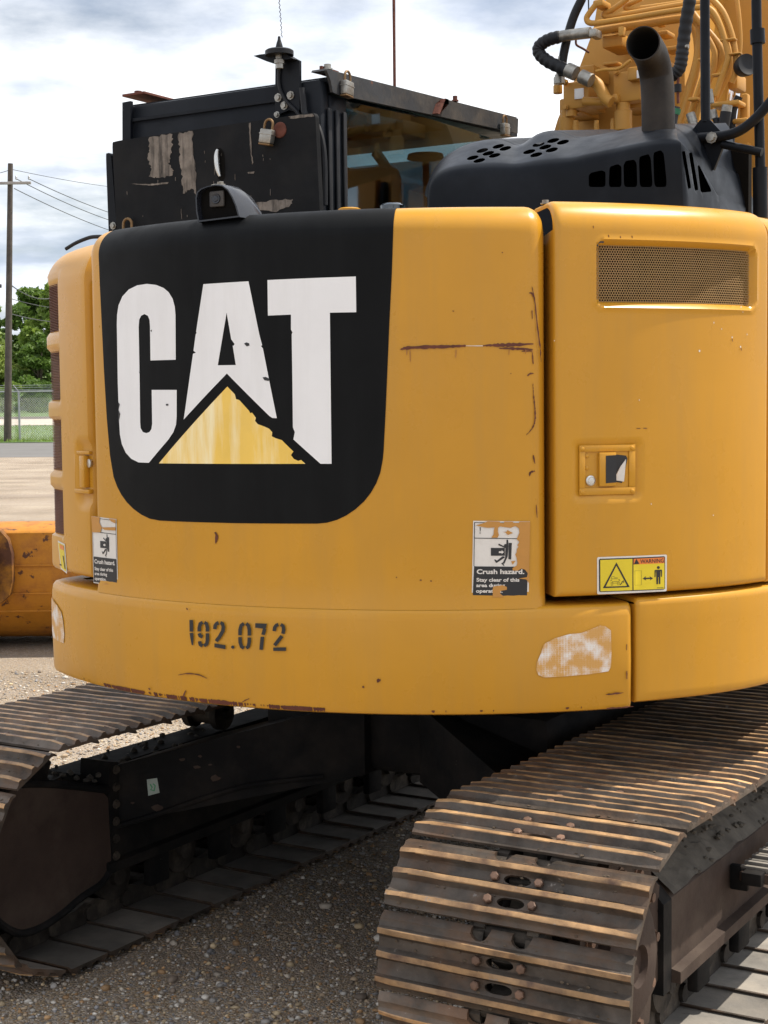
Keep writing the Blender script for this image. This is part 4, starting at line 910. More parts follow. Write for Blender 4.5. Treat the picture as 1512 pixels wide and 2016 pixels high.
sc_ = Ly(728, 345, .12).x; mb = MB(); mb.box((sc_-.20, .12, 1.55), (sc_+.20, .60, 1.70), .05); mb.box((sc_-.19, .05, 1.68), (sc_+.19, .18, 2.34), .055); mb.box((sc_-.13, .06, 2.345), (sc_+.13, .16, 2.52), .045); mb.build('seat', 'seat_dark', CAB, 40)
MB().tube(spline([Ly(*p_, .25) for p_ in ((740,300),(760,330),(775,370),(770,420))], 5), .02, 8).build('seat_belt', 'tan_trim', CAB, 40)
mb = MB(); mb.box((X0+.06, .74, 1.5), (X1-.06, .86, 2.36), .04); mb.build('dashboard', 'seat_dark', CAB, 35)
mb = MB(); mb.box((-.50, .30, 1.6), (-.38, .98, 2.24), .03); mb.build('console', 'seat_dark', CAB, 30)
MB().hexa([Vector((x, y, Z1-.02+rz_(y))) for x, y in ((X0+.151, -.149), (X1-.131, -.149), (X1-.131, .549), (X0+.151, .549))], [Vector((x, y, Z1-.012+rz_(y))) for x, y in ((X0+.151, -.149), (X1-.131, -.149), (X1-.131, .549), (X0+.151, .549))]).build('skylight', 'cab_glass', CAB, 0)
mb = MB(); mb.box((-1.06, .30, 1.6), (-.98, .85, 2.30), .03); mb.build('console', 'tan_trim', CAB, 30)
MB().box((X0+.052, Y0+.14, 2.05), (X0+.07, .27, 2.45), .006).build('trim_panel', 'tan_trim', CAB, 30)
q = Lx(838, 318, -.62); mb = MB(); mb.lathe([(.01, 0), (.075, .01), (.07, .028), (.01, .035)], 20, Matrix.Translation(q)); mb.tube([q, q+Vector((.0, .02, -.45))], .014, 8); mb.build('control_lever', 'seat_dark', CAB, 30)
# guard bar along the roof edge
xg = X1+.014
gp = [(638,139),(660,143),(1016,234),(1015,263),(995,258),(660,187),(650,182),(646,160)]
mb = MB(); mb.prism([Lx(a, b, xg) for a, b in gp], (.010, 0, 0)); GB = mb.build('roof_guard_bar', 'guard_steel', CAB, 30)
MB().prism([Lx(a, b, xg+.0) for a, b in ((638,139),(1016,234),(1018,231),(640,135))], (-.05, 0, 0)).build('bar_lip', 'guard_steel', GB, 30)
MB().prism([Lx(a, b, xg+.011) for a, b in ((858,204),(874,206),(874,197),(868,195),(864,212),(856,226),(851,224))], (.02, 0, 0)).build('hasp', 'rust', GB, 30)
boltpart(Lx(896, 200, xg), .009, .02, (0, 0, 1), GB, 'rust'); boltpart(Ly(645, 138, -.44), .012, .018, (0, 0, 1), CAB, 'zinc')
MB().box(Ly(634, 146, -.46), Ly(662, 141, -.36), 0).build('bolt_plate', 'rust', CAB, 20)
a = Ly(255, 191, -.44); MB().box((a.x, -.48, a.z-.006), (a.x+.10, -.30, a.z+.003), .002).build('bolt_plate', 'rust', CAB, 20); boltpart(Ly(272, 192, -.44), .013, .022, (0, 0, 1), CAB, 'rust')
# left shoulder trim and board over the rear window
MB().prism([Ly(a, b, Y0-.004) for a, b in ((246,203),(262,200),(262,275),(246,280))], (0, -.014, 0)).build('corner_strip', 'black_paint', CAB, 25)
MB().prism([Ly(a, b, Y0-.003) for a, b in ((262,240),(545,201),(545,196),(262,234))], (0, -.007, 0)).build('weld_seam', 'black_paint', CAB, 25)
T2 = lambda x, y: (180+x/2.908, 60+y/2.908)
YBD = Y0-.075
bd = rr([(118,640),(160,630),(1268,470),(1282,490),(1312,1130),(1290,1200),(160,1200),(145,1150)], .12)
BRD = MB().prism([Ly(*T2(*p), YBD) for p in bd], (0, .022, 0)).build('rear_guard_board', 'board_black', CAB, 30, label='scuffed black board padlocked over the rear window')
MB().prism([Ly(*T2(*p), YBD+.06) for p in rr([(82,705),(100,700),(112,715),(135,1000),(150,1200),(100,1200)], .15)], (0, .02, 0)).build('side_board', 'black_paint', CAB, 30)
def bpatch(pts, m, name, h=.0012):
    v, f = tri2d([[(T2(*p)) for p in pts]]); mb = MB().add([Ly(p.x, p.y, YBD)+Vector((0, -h, 0)) for p in v], f); return mb.build(name, m, BRD, 0)
def ragged(pts, amp, n=7, seed=1):
    r = random.Random(seed); out = []
    for i, p in enumerate(pts):
        q = pts[(i+1) % len(pts)]
        for k in range(n): t = k/n; out.append((p[0]+(q[0]-p[0])*t+r.uniform(-amp, amp)*(k > 0), p[1]+(q[1]-p[1])*t+r.uniform(-amp, amp)*(k > 0)))
    return out
bpatch(ragged([(332,612),(465,594),(462,700),(440,760),(470,800),(465,830),(390,845),(335,838),(345,790),(325,740),(334,680)], 7), 'bare_wood', 'scuff')
bpatch(ragged([(500,592),(580,575),(584,700),(595,800),(603,950),(575,905),(525,935),(518,800),(505,700)], 7, seed=2), 'bare_wood', 'scuff')
bpatch(ragged([(1128,492),(1265,476),(1277,492),(1200,500),(1140,505)], 3, 4, 3), 'bare_wood', 'scuff')
bpatch(ragged([(935,990),(1060,968),(1155,966),(1140,1000),(1060,1040),(960,1030)], 6, 6, 4), 'bare_wood', 'scuff')
bpatch(ragged([(903,530),(913,528),(918,700),(928,755),(922,770),(915,720),(908,640)], 2, 6, 5), 'bare_wood', 'scuff'); bpatch(ragged([(895,812),(935,806),(930,820),(898,820)], 2, 4, 6), 'bare_wood', 'scuff')
bpatch(ragged([(230,878),(330,880),(445,868),(440,878),(330,888)], 1.5, 6, 7), 'bare_wood', 'scuff')
for k in range(26):
    x = random.uniform(150, 1280); y = random.uniform(660, 1120); l = random.uniform(5, 40); bpatch([(x, y), (x+2.5, y), (x+2.5+random.uniform(-2, 2), y+l), (x, y+l*.8)], 'bare_wood', 'scuff', .0014)
HS = bpatch(rr([(712,690),(735,668),(762,700),(768,840),(745,866),(722,845)], .3), 'dark_inside', 'handle_slot', .0014)
mb = MB(); hp = [Ly(*T2(*p), YBD-.012) for p in ((722,680),(716,720),(722,790),(735,836))]; mb.tube(spline(hp, 5), [.004+.005*math.sin(PI*k/15) for k in range(16)], 10); mb.build('board_handle', 'zinc_bright', BRD, 40)
# padlocks hang on the guards: things of their own
EM = Matrix.Translation(C0) @ Matrix.Rotation(-HEAD, 4, 'Z')
def padlock(p, rz, tilt, label, s=1.0, body_m='zinc', with_body=True):
    w = EM @ Vector(p); o = thing('padlock', label, 'padlock', w, -HEAD+rz, 'padlocks on the cab guards'); o.rotation_euler = (0, tilt, -HEAD+rz)
    R = Matrix.Scale(s, 4)
    if with_body:
        mb = MB(); mb.box((-.024, -.012, -.045), (.024, .012, 0), .004, R); mb.box((-.025, -.013, -.018), (.025, .013, -.014), .001, R); mb.build('body', body_m, o, 30)
        mb = MB(); mb.box((-.0235, -.0125, -.052), (.0235, .0125, -.0455), .003, R); mb.build('bottom_plate', 'lock_brass', o, 30)
    pts = [Vector((-.016, 0, -.003))]+[Vector((-.016*math.cos(PI*k/8), 0, .016+.016*math.sin(PI*k/8))) for k in range(9)]+[Vector((.016, 0, -.003))]
    mb = MB(); mb.tube([R @ q for q in pts], .0042*s, 8); mb.build('shackle', 'lock_brass', o, 40)
    return o
padlock(Ly(528, 262, YBD-.022)+Vector((0, 0, .012)), 0, R_(12), 'silver padlock hanging tilted on the black board of the cab', .98)
padlock(Lx(684, 160, xg+.026), R_(-90), R_(-4), 'silver padlock near the rear end of the cab roof bar', 1.0)
padlock(Lx(994, 243, xg+.026), R_(-90), R_(3), 'small padlock at the far front end of the cab roof bar', .95)
padlock(Ly(251, 452, YBD-.015), 0, R_(3), 'rusty padlock shackle at the lower left corner of the black board', 1.15, 'rust', False)
MB().lathe([(.026, 0), (.024, .003), (.012, .004), (.008, .003)], 16, Matrix.Translation(Ly(551, 256, YBD-.0012)) @ Matrix.Rotation(PI/2, 4, 'X')).build('hasp_plate', 'rust', BRD, 30)
# aerial bracket and spring aerial on the cab corner
YA = Y0-.02
AB = MB().prism([Ly(*T2(*p), YA) for p in ((1053,200),(1150,150),(1190,172),(1192,450),(1180,470),(1130,455),(1050,490))], (0, .012, 0)).build('aerial_bracket', 'black_paint', CAB, 30)
MB().prism([Ly(*T2(*p), YA+.012) for p in ((973,160),(1010,152),(1140,138),(1190,172),(1180,178),(1050,192))], (0, -.045, .0)).build('bracket_flange', 'black_paint', AB, 30)
q = Ly(*T2(1076, 136), YA-.03); mb = MB(); mb.lathe([(.046, -.004), (.046, .010), (.040, .014), (.012, .016), (.012, .022), (.009, .034), (.005, .046), (.004, .056)], 20, Matrix.Translation(q)); 
mb.build('aerial_base', 'rubber', AB, 35)
MB().lathe([(.013, -.045), (.013, -.03), (.017, -.03), (.017, -.018), (.012, -.015), (.012, -.004)], 8, Matrix.Translation(q)).build('gland_nut', 'zinc', AB, 25)
wire = [q+Vector((.010+.002*math.sin(k*1.55)-.018*(k/60)**1.4, .002*math.cos(k*1.55), .052+k*.0035)) for k in range(60)]; MB().tube(wire, .0012, 6).build('aerial_spring', 'rubber', AB, 40)
for X, Y in ((1070,385),(1141,372),(1105,430)): boltpart(Ly(*T2(X, Y), YA-.001), .0095, .010, (0, -1, 0), AB, 'zinc')
boltpart(Ly(*T2(1064, 482), YA-.001), .007, .01, (0, -1, 0), AB, 'zinc'); boltpart(Ly(*T2(125, 1118), YBD+.058), .009, .008, (0, -1, 0), CAB, 'zinc')
cb_ = spline([Ly(*T2(*p), YA-.005) for p in ((1076,210),(1072,290),(1085,350),(1120,410),(1170,460),(1200,500),(1240,520))], 6); MB().tube(cb_, .006, 8).build('aerial_cable', 'rubber', AB, 40)
cb_ = spline([Ly(*T2(*p), YA-.004) for p in ((1205,330),(1215,420),(1225,480),(1290,540),(1330,700),(1335,1000))], 6); MB().tube(cb_, .010, 8).build('cable', 'rubber', CAB, 40)
# tall thin rod behind the cab
MB().tube([Ly(777, 190, .2), Ly(774, -160, .2)], .0056, 8).build('whip_rod', 'rust', EXC, 40)
# ------------------------------------------------------------------ rear view camera on the counterweight
a, z = Lc(447, 430, CR-.04); Mc = Wall(P_up, ZT, .072, -.010).M(a*CR, ZT-.010, -.045); k_ = 1/770.
def cam_o(sx, sy, dx, dz): return [Mc @ Vector(((X-447)*k_*sx*1.06+dx, (448-Y)*k_*sy*.9, dz)) for X, Y in ((393,452),(389,430),(388,400),(391,388),(400,381),(414,377),(432,375),(448,378),(460,388),(470,405),(478,425),(484,448))]
f0 = cam_o(1, 1, 0, .035); f1 = cam_o(1.02, 1.03, .0, .02); f2 = cam_o(1.02, 1.03, .004, -.03); f3 = cam_o(.9, .85, .010, -.065); f4 = cam_o(.75, .3, .018, -.085)
mb = MB(); mb.grid([f0, f1, f2, f3, f4]); n = len(f0)
ins = [p.lerp(sum(f0, Vector())/n, .07) for p in f0]; mb.grid([f0+[f0[0]], ins+[ins[0]]]); ins2 = [p+Mc.to_3x3() @ Vector((0, 0, -.02)) for p in ins]; mb.grid([ins+[ins[0]], ins2+[ins2[0]]])
RC = mb.build('rear_camera', 'gloss_black', EXC, 40)
MB().add(ins2, [tuple(range(n))]).build('camera_face', 'dark_inside', RC, 0)
c = sum(ins2, Vector())/n+Mc.to_3x3() @ Vector((.0, 0, .002)); R3 = Mc.to_3x3().to_4x4()
MB().box((-.022, -.020, 0), (.022, .020, .008), .004, Matrix.Translation(c) @ R3).build('lens_frame', 'guard_steel', RC, 30)
MB().lathe([(.013, .008), (.012, .011), (.008, .0105), (.007, .012), (.001, .0125)], 20, Matrix.Translation(c) @ R3).build('lens', 'gloss_black', RC, 40)
for X, Y in ((412,381),(426,377)): boltpart(Mc @ Vector(((X-447)*k_, (448-Y)*k_-.004, .0)), .008, .009, (0, -.2, 1), RC, 'zinc')
#==PART5==
# ------------------------------------------------------------------ boom foot, valves, tubes and hoses
T1 = lambda x, y: (1000+x/2.953, y/2.953)
B = lambda x, y, d=.62: Ly(*T1(x, y), d)
bo = [(1083,285),(1098,235),(1142,130),(1168,60),(1190,-80),(1345,-80),(1350,310)]
BOOM = MB().prism([Ly(a, b, .80) for a, b in bo], (0, .5, .15)).build('boom', 'yellow_far', EXC, 30)
MB().prism([Ly(a, b, 1.25) for a, b in ((1345,-90),(1530,-90),(1530,430),(1404,430),(1400,318),(1345,315))], (.0, .3, 0)).build('boom_side', 'yellow_far', EXC, 30)
MB().prism([Ly(a, b, 1.21) for a, b in ((1404,430),(1402,300),(1424,300),(1426,430))], (0, .03, 0)).build('rib', 'yellow_far', BOOM, 30)
MB().prism([Ly(a, b, 1.20) for a, b in ((1442,430),(1438,290),(1448,290),(1452,430))], (0, .04, 0)).build('rib', 'black_paint', BOOM, 30)
MB().prism([Ly(a, b, 1.19) for a, b in ((1460,430),(1456,280),(1472,280),(1476,430))], (0, .05, 0)).build('rib', 'yellow_far', BOOM, 30)
s_ = .0016*1.0
def blk(x0, y0, x1, y1, d, dep, m='yellow_far', name='valve_block', par=None, bev=.008):
    p, q = B(x0, y1, d), B(x1, y0, d); return MB().box((min(p.x, q.x), d, min(p.z, q.z)), (max(p.x, q.x), d+dep, max(p.z, q.z)), bev).build(name, m, par or BOOM, 30)
VA = blk(318, 462, 470, 640, .56, .16); blk(296, 560, 420, 668, .60, .18); blk(390, 372, 500, 470, .64, .15)
VB = blk(610, 402, 768, 600, .54, .18); blk(640, 470, 790, 640, .60, .15); blk(545, 190, 665, 282, .62, .15); blk(690, 380, 780, 470, .50, .10)
blk(440, 565, 520, 620, .55, .10, bev=.012); blk(590, 540, 640, 600, .52, .10, bev=.012)
for a in ((386,510,440,578),): 
    o = blk(*a, .555, .004, 'decal_white', 'name_plate', VA, .001)
blk(748, 405, 775, 455, .496, .004, 'decal_white', 'name_plate', VB, .001)
for x, y in ((555,196),(630,190)): boltpart(B(x, y+4, .61), .012, .016, (0, -.3, 1), VA, 'yellow_far')
def vcyl(x, y0, y1, r, d, m='yellow_far', name='cartridge'):
    p, q = B(x, y1, d), B(x, y0, d); h = q.z-p.z; rr_ = r*p_scale(x, (y0+y1)/2, d); mb = MB(); mb.lathe([(rr_*.85, 0), (rr_, h*.04), (rr_, h*.72), (rr_*.8, h*.74), (rr_*.8, h)], 16, Matrix.Translation(p)); return mb.build(name, m, BOOM, 30)
def p_scale(x, y, d): return (B(x+1, y, d)-B(x, y, d)).length
vcyl(345, 640, 800, 42, .60); vcyl(670, 600, 765, 48, .56); vcyl(395, 700, 800, 16, .55); vcyl(515, 700, 765, 14, .55); vcyl(610, 690, 760, 14, .55); vcyl(370, 630, 680, 30, .58, name='hex_nut'); vcyl(290, 480, 545, 24, .60, name='elbow')
def tub(pts, r, d, m='yellow_far', name='steel_tube', n=8, seg=10, par=None):
    dd = d if isinstance(d, (list, tuple)) else [d]*len(pts)
    P = spline([B(*p, q) for p, q in zip(pts, dd)], n); return MB().tube(P, r*p_scale(*pts[len(pts)//2], dd[len(pts)//2]), seg).build(name, m, par or BOOM, 50)
tub([(520,15),(478,70),(458,105),(470,130),(520,133),(700,106),(900,72),(1080,46),(1150,46),(1195,72),(1235,150),(1268,260),(1280,330),(1262,400),(1225,500),(1205,560)], 17, .50)
tub([(700,-10),(610,55),(562,78),(566,95),(620,92),(800,62),(1000,28),(1120,14),(1180,8)], 15, .55)
tub([(780,-10),(690,32),(688,48),(740,50),(900,30),(1050,8)], 13, .58)
tub([(500,185),(600,168),(780,142),(980,112),(1060,108),(1100,130),(1118,190),(1108,320),(1085,440),(1040,590),(1000,740)], 24, .60)
tub([(1070,70),(1100,110),(1170,190),(1225,260),(1242,310),(1225,360),(1180,440),(1110,560),(1060,670),(1030,760)], 20, .56)
tub([(1180,-10),(1250,70),(1300,200),(1325,330),(1322,420),(1300,480)], 18, .52); tub([(1130,60),(1190,95),(1250,200),(1295,330),(1290,420),(1240,520),(1200,600)], 16, .58)
tub([(1060,120),(1090,200),(1098,320),(1060,470),(1000,620),(960,740)], 18, .66); tub([(1150,200),(1200,300),(1195,400),(1150,520),(1110,620),(1095,700)], 16, .54)
# joints and brackets by the tube ends
blk(1180, 575, 1345, 625, .48, .08, name='clamp_block'); blk(1275, 420, 1335, 520, .60, .10, name='bracket'); blk(1300, 680, 1395, 720, .50, .10, name='clamp_block'); blk(1345, 540, 1395, 720, .56, .03, name='bracket')
blk(490, -10, 552, 40, .49, .08, name='clamp_block')
tub([(1060,660),(1085,740)], 26, .45, 'zinc', 'hose_fitting', 2); tub([(1190,640),(1200,690)], 22, .46, 'zinc', 'hose_fitting', 2); tub([(1275,612),(1268,660)], 30, .45, 'zinc', 'hose_fitting', 2); tub([(1175,520),(1185,600)], 14, .45, 'zinc', 'hose_fitting', 2)
tub([(1268,650),(1262,690),(1250,760)], 32, .44, 'rubber', 'hydraulic_hose', 4); tub([(1000,730),(1010,790)], 26, .46, 'zinc', 'hose_fitting', 2)
# elbows and hoses
tub([(470,455),(520,490),(545,530),(570,575),(600,595)], 32, .50, 'yellow_far', 'elbow', 5); tub([(440,590),(600,594)], 26, .53, 'yellow_far', 'elbow', 3)
def corr(pts, r, d, name='hydraulic_hose'):
    P = spline([B(*p, d) for p in pts], 14); sc_ = r*p_scale(*pts[len(pts)//2], d); R = [sc_*(1.0 if (k//3) % 2 else .93) for k in range(len(P))]; return MB().tube(P, R, 14).build(name, 'rubber', BOOM, 50)
corr([(300,214),(235,232),(185,268),(182,310),(230,355),(310,395),(395,432)], 34, .45)
tub([(265,222),(330,208),(480,190)], 30, .46, 'zinc', 'hose_fitting', 3); blk(468, 160, 512, 218, .43, .06, 'zinc', 'hex_nut'); tub([(345,405),(395,428)], 40, .44, 'zinc', 'hose_fitting', 2); tub([(425,442),(485,470)], 38, .45, 'zinc', 'hose_fitting', 2)
tub([(432,-10),(385,90),(350,200),(325,310),(312,400),(300,470)], 24, .50, 'rubber', 'hydraulic_hose'); tub([(315,330),(302,440)], 22, .50, 'zinc', 'hose_fitting', 2); vcyl(298, 435, 490, 30, .50, 'zinc', 'hex_nut')
corr([(1060,-10),(1040,100),(1022,230),(1012,320),(1000,390),(970,430),(950,440)], 36, .30); tub([(990,275),(1050,270)], 12, .29, 'zinc', 'clamp', 2)
tub([(395,235),(400,262),(440,285),(470,305)], 6, .52, 'rust', 'thin_pipe'); tub([(512,415),(560,405),(640,400),(700,360),(715,350)], 9, .48, 'yellow_far', 'thin_pipe'); blk(548, 352, 635, 380, .55, .05, name='sensor', bev=.004)
tub([(990,450),(988,520),(990,600)], 8, .30, 'rust', 'thin_pipe'); tub([(985,620),(970,700),(965,760)], 16, .30, 'guard_steel', 'thin_pipe'); tub([(988,632),(980,665)], 19, .30, 'green_tape', 'tape', 2); tub([(988,490),(988,535)], 20, .30, 'rubber', 'grommet', 2)
# lift cylinder rod and black hose loop to the right of the hood
MB().tube([Ly(1447, 170, .75), Ly(1412, 430, .75)], .022, 16).build('cylinder_rod', 'chrome', BOOM, 50)
MB().tube(spline([Ly(1442, 300, .2), Ly(1432, 322, .2), Ly(1410, 332, .2), Ly(1390, 336, .2)], 6), .016, 12).build('hydraulic_hose', 'rubber', BOOM, 50)
# round lamp hanging behind the rail
q = Ly(1469, 128, .5); mb = MB(); mb.lathe([(.015, -.04), (.032, -.03), (.038, 0), (.036, .010), (.030, .008), (.014, .004)], 20, Matrix.Translation(q) @ Matrix.Rotation(R_(80), 4, 'X') @ Matrix.Rotation(R_(50), 4, 'Y')); mb.build('work_lamp', 'rubber', BOOM, 40)
# ------------------------------------------------------------------ handrails
HR = MB().prism([Ly(a, b, -.42) for a, b in ((1358,262),(1378,236),(1398,236),(1422,262),(1426,282),(1405,335),(1386,320),(1372,285))], (0, .012, 0)).build('rail_bracket', 'black_paint', EXC, 30)
def rail(pts, r, y, name='handrail'):
    P = spline([Ly(a, b, y) for a, b in pts], 8); sc_ = (Ly(pts[0][0]+1, pts[0][1], y)-Ly(*pts[0], y)).length; return MB().tube(P, r*sc_, 14).build(name, 'black_paint', EXC, 50)
rail([(1387,-80),(1388,60),(1389,240)], 9, -.41); rail([(1360,272),(1420,268),(1455,258),(1480,240),(1500,220),(1530,185)], 9.5, -.43); rail([(1422,284),(1500,300)], 8, -.42)
rail([(1488,-80),(1490,60),(1496,300),(1497,335)], 9.5, -.40); rail([(1496,330),(1497,430)], 14, -.40); rail([(1491,58),(1492,86)], 14, -.40, 'rail_collar')
for X, Y in ((1361,274),(1401,271)): boltpart(Ly(X, Y, -.445), .011, .012, (0, -1, 0), HR, 'zinc')
# small parts along the top edge of the rear panel
def topbit(X, Y, d): return Ly(X, Y, d)
MB().lathe([(.032, 0), (.032, .010), (.026, .013)], 20, Matrix.Translation(Ly(688, 419, -1.0))).build('filler_cap', 'yellow', EXC, 40)
MB().lathe([(.034, 0), (.034, .012), (.026, .018)], 20, Matrix.Translation(Ly(772, 414, -1.0))).build('sight_glass', 'cab_glass', EXC, 40)
boltpart(Ly(1074, 402, -1.15), .009, .01, (0, 0, 1), EXC, 'zinc')
hn = [Ly(a, b, -1.05) for a, b in ((130,490),(150,478),(175,468),(190,466),(200,466))]; MB().tube(spline(hn, 4), .006, 8).build('seal_strip', 'rubber', EXC, 40)

# clamps gripping the tubes and more lines beside the boom
for (x, y, w_, h_) in ((640,150,30,60),(1000,95,26,60),(1230,215,90,26),(1100,330,60,24),(1270,300,80,22),(1045,560,60,26),(1180,420,70,24)): blk(x, y, x+w_, y+h_, .49, .03, name='tube_clamp', bev=.004)
tub([(1330,-10),(1345,120),(1350,260),(1335,420),(1318,520)], 13, .62); tub([(1240,420),(1215,520),(1180,620),(1150,720)], 12, .50); tub([(1135,430),(1090,560),(1040,700)], 11, .52)
tub([(1345,560),(1310,640),(1300,760),(1295,830)], 22, .52, 'rubber', 'hydraulic_hose'); tub([(1210,690),(1225,760),(1215,830)], 20, .46, 'rubber', 'hydraulic_hose'); tub([(1090,740),(1110,800),(1120,860)], 22, .45, 'rubber', 'hydraulic_hose')
for x, y in ((335,480),(450,485),(335,625),(452,600),(630,420),(750,420),(630,585),(660,200)): boltpart(B(x, y, .535 if x > 500 else .555), .008, .010, (0, -1, 0), BOOM, 'yellow_far')
for x, y, w_ in ((860,170,70),(900,260,90),(880,350,60),(830,100,50)): blk(x, y, x+w_, y+40, .66, .08, name='bracket')
tub([(560,-20),(575,40)], 3, .60, 'zinc', 'thin_pipe', 2); tub([(468,-10),(470,110)], 4, .60, 'guard_steel', 'thin_pipe', 2)
# ------------------------------------------------------------------ ground and surroundings
def ground_mat():
    m = bpy.data.materials.new('gravel'); m.use_nodes = True; ns, ls = nodes(m); b = ns['Principled BSDF']; b.inputs['Roughness'].default_value = .85
    tc = ns.new('ShaderNodeTexCoord')
    v = ns.new('ShaderNodeTexVoronoi'); v.inputs['Scale'].default_value = 140; ls.new(tc.outputs['Object'], v.inputs[0])
    cr = ns.new('ShaderNodeValToRGB'); e = cr.color_ramp.elements
    e[0].position = 0; e[0].color = (.20, .16, .12, 1); e[1].position = 1; e[1].color = (.58, .50, .41, 1)
    for p, c in ((.25, (.34, .27, .19, 1)), (.45, (.42, .30, .17, 1)), (.6, (.27, .26, .25, 1)), (.8, (.48, .40, .31, 1))):
        q = e.new(p); q.color = c
    sx = ns.new('ShaderNodeSeparateColor'); ls.new(v.outputs['Color'], sx.inputs[0]); ls.new(sx.outputs[0], cr.inputs[0])
    n = ns.new('ShaderNodeTexNoise'); n.inputs['Scale'].default_value = .6; n.inputs['Detail'].default_value = 8; ls.new(tc.outputs['Object'], n.inputs[0])
    mp = ns.new('ShaderNodeMapping'); mp.inputs['Scale'].default_value = (.03, .35, 1); ls.new(tc.outputs['Object'], mp.inputs[0])
    n2 = ns.new('ShaderNodeTexNoise'); n2.inputs['Scale'].default_value = 3; n2.inputs['Detail'].default_value = 7; ls.new(mp.outputs[0], n2.inputs[0])
    r = ns.new('ShaderNodeMapRange'); r.inputs[1].default_value = .35; r.inputs[2].default_value = .7; ls.new(n.outputs[0], r.inputs[0])
    mx = ns.new('ShaderNodeMixRGB'); mx.blend_type = 'MULTIPLY'; ls.new(r.outputs[0], mx.inputs[0]); mx.inputs[2].default_value = (.55, .51, .47, 1); ls.new(cr.outputs[0], mx.inputs[1])
    r2_ = ns.new('ShaderNodeMapRange'); r2_.inputs[1].default_value = .5; r2_.inputs[2].default_value = .68; r2_.inputs[4].default_value = .6; ls.new(n2.outputs[0], r2_.inputs[0])
    mx2 = ns.new('ShaderNodeMixRGB'); ls.new(r2_.outputs[0], mx2.inputs[0]); ls.new(mx.outputs[0], mx2.inputs[1]); mx2.inputs[2].default_value = (.27, .215, .17, 1)
    ls.new(mx2.outputs[0], b.inputs['Base Color'])
    bp = ns.new('ShaderNodeBump'); bp.inputs['Strength'].default_value = .9; bp.inputs['Distance'].default_value = .008; bp.invert = True; ls.new(v.outputs['Distance'], bp.inputs['Height']); ls.new(bp.outputs[0], b.inputs['Normal'])
    MATS['gravel'] = m
ground_mat()
mat('road_grey', (.13, .125, .12), .9, var=.12, vscale=.4, bump=.2, bscale=6)
mat('road_pale', (.46, .40, .34), .9, var=.1, vscale=.3)
mat('kerb', (.30, .27, .25), .9, var=.1)
mat('grass', (.075, .145, .03), .9, var=.35, vscale=.9, dirt=(.17, .15, .07), dirt_amt=.4, dirt_scale=.6, bump=.6, bscale=8)
mat('wood_pole', (.085, .068, .055), .85, var=.3, vscale=3, dirt=(.03, .026, .022), dirt_amt=.6, dirt_scale=1.2, streak=True)
mat('weathered_wood', (.34, .31, .28), .85, var=.15, vscale=4)
mat('galvanised', (.42, .43, .44), .45, .6, var=.12)
mat('cable', (.05, .05, .055), .6)
def strip(name, prof, x0, x1, m, kind='structure'):
    mb = MB(); mb.grid([[Vector((x, y, z)) for y, z in prof] for x in frange(x0, x1, 20)]); return mb.build(name, m, None, 0, kind=kind)
strip('ground', [(-60, -.001), (0, -.001), (30, -.001), (60, -.001), (85, -.001), (90, -.05), (900, 9.0), (1500, 9.0)], -700, 700, 'gravel')
strip('road', [(54.5, .003), (79, .003)], -300, 300, 'road_grey')
def gz(y): return 0 if y < 80 else (y-80)*.0365
strip('grass_verge', [(78.6, .03), (81, .06), (90, gz(90)+.05), (97.5, gz(97.5)+.05)], -300, 300, 'grass')
strip('lane', [(97.4, gz(97.4)+.09), (106.6, gz(106.6)+.09)], -300, 300, 'road_pale')
mb = MB(); mb.box((-300, 106.5, gz(106.5)), (300, 106.8, gz(106.5)+.26), 0); mb.build('kerb', 'kerb', None, 0, kind='structure')
strip('grass_field', [(106.8, gz(106.8)+.2), (122, gz(122)+.1), (170, gz(170)+.3), (300, gz(300)-1)], -300, 300, 'grass')
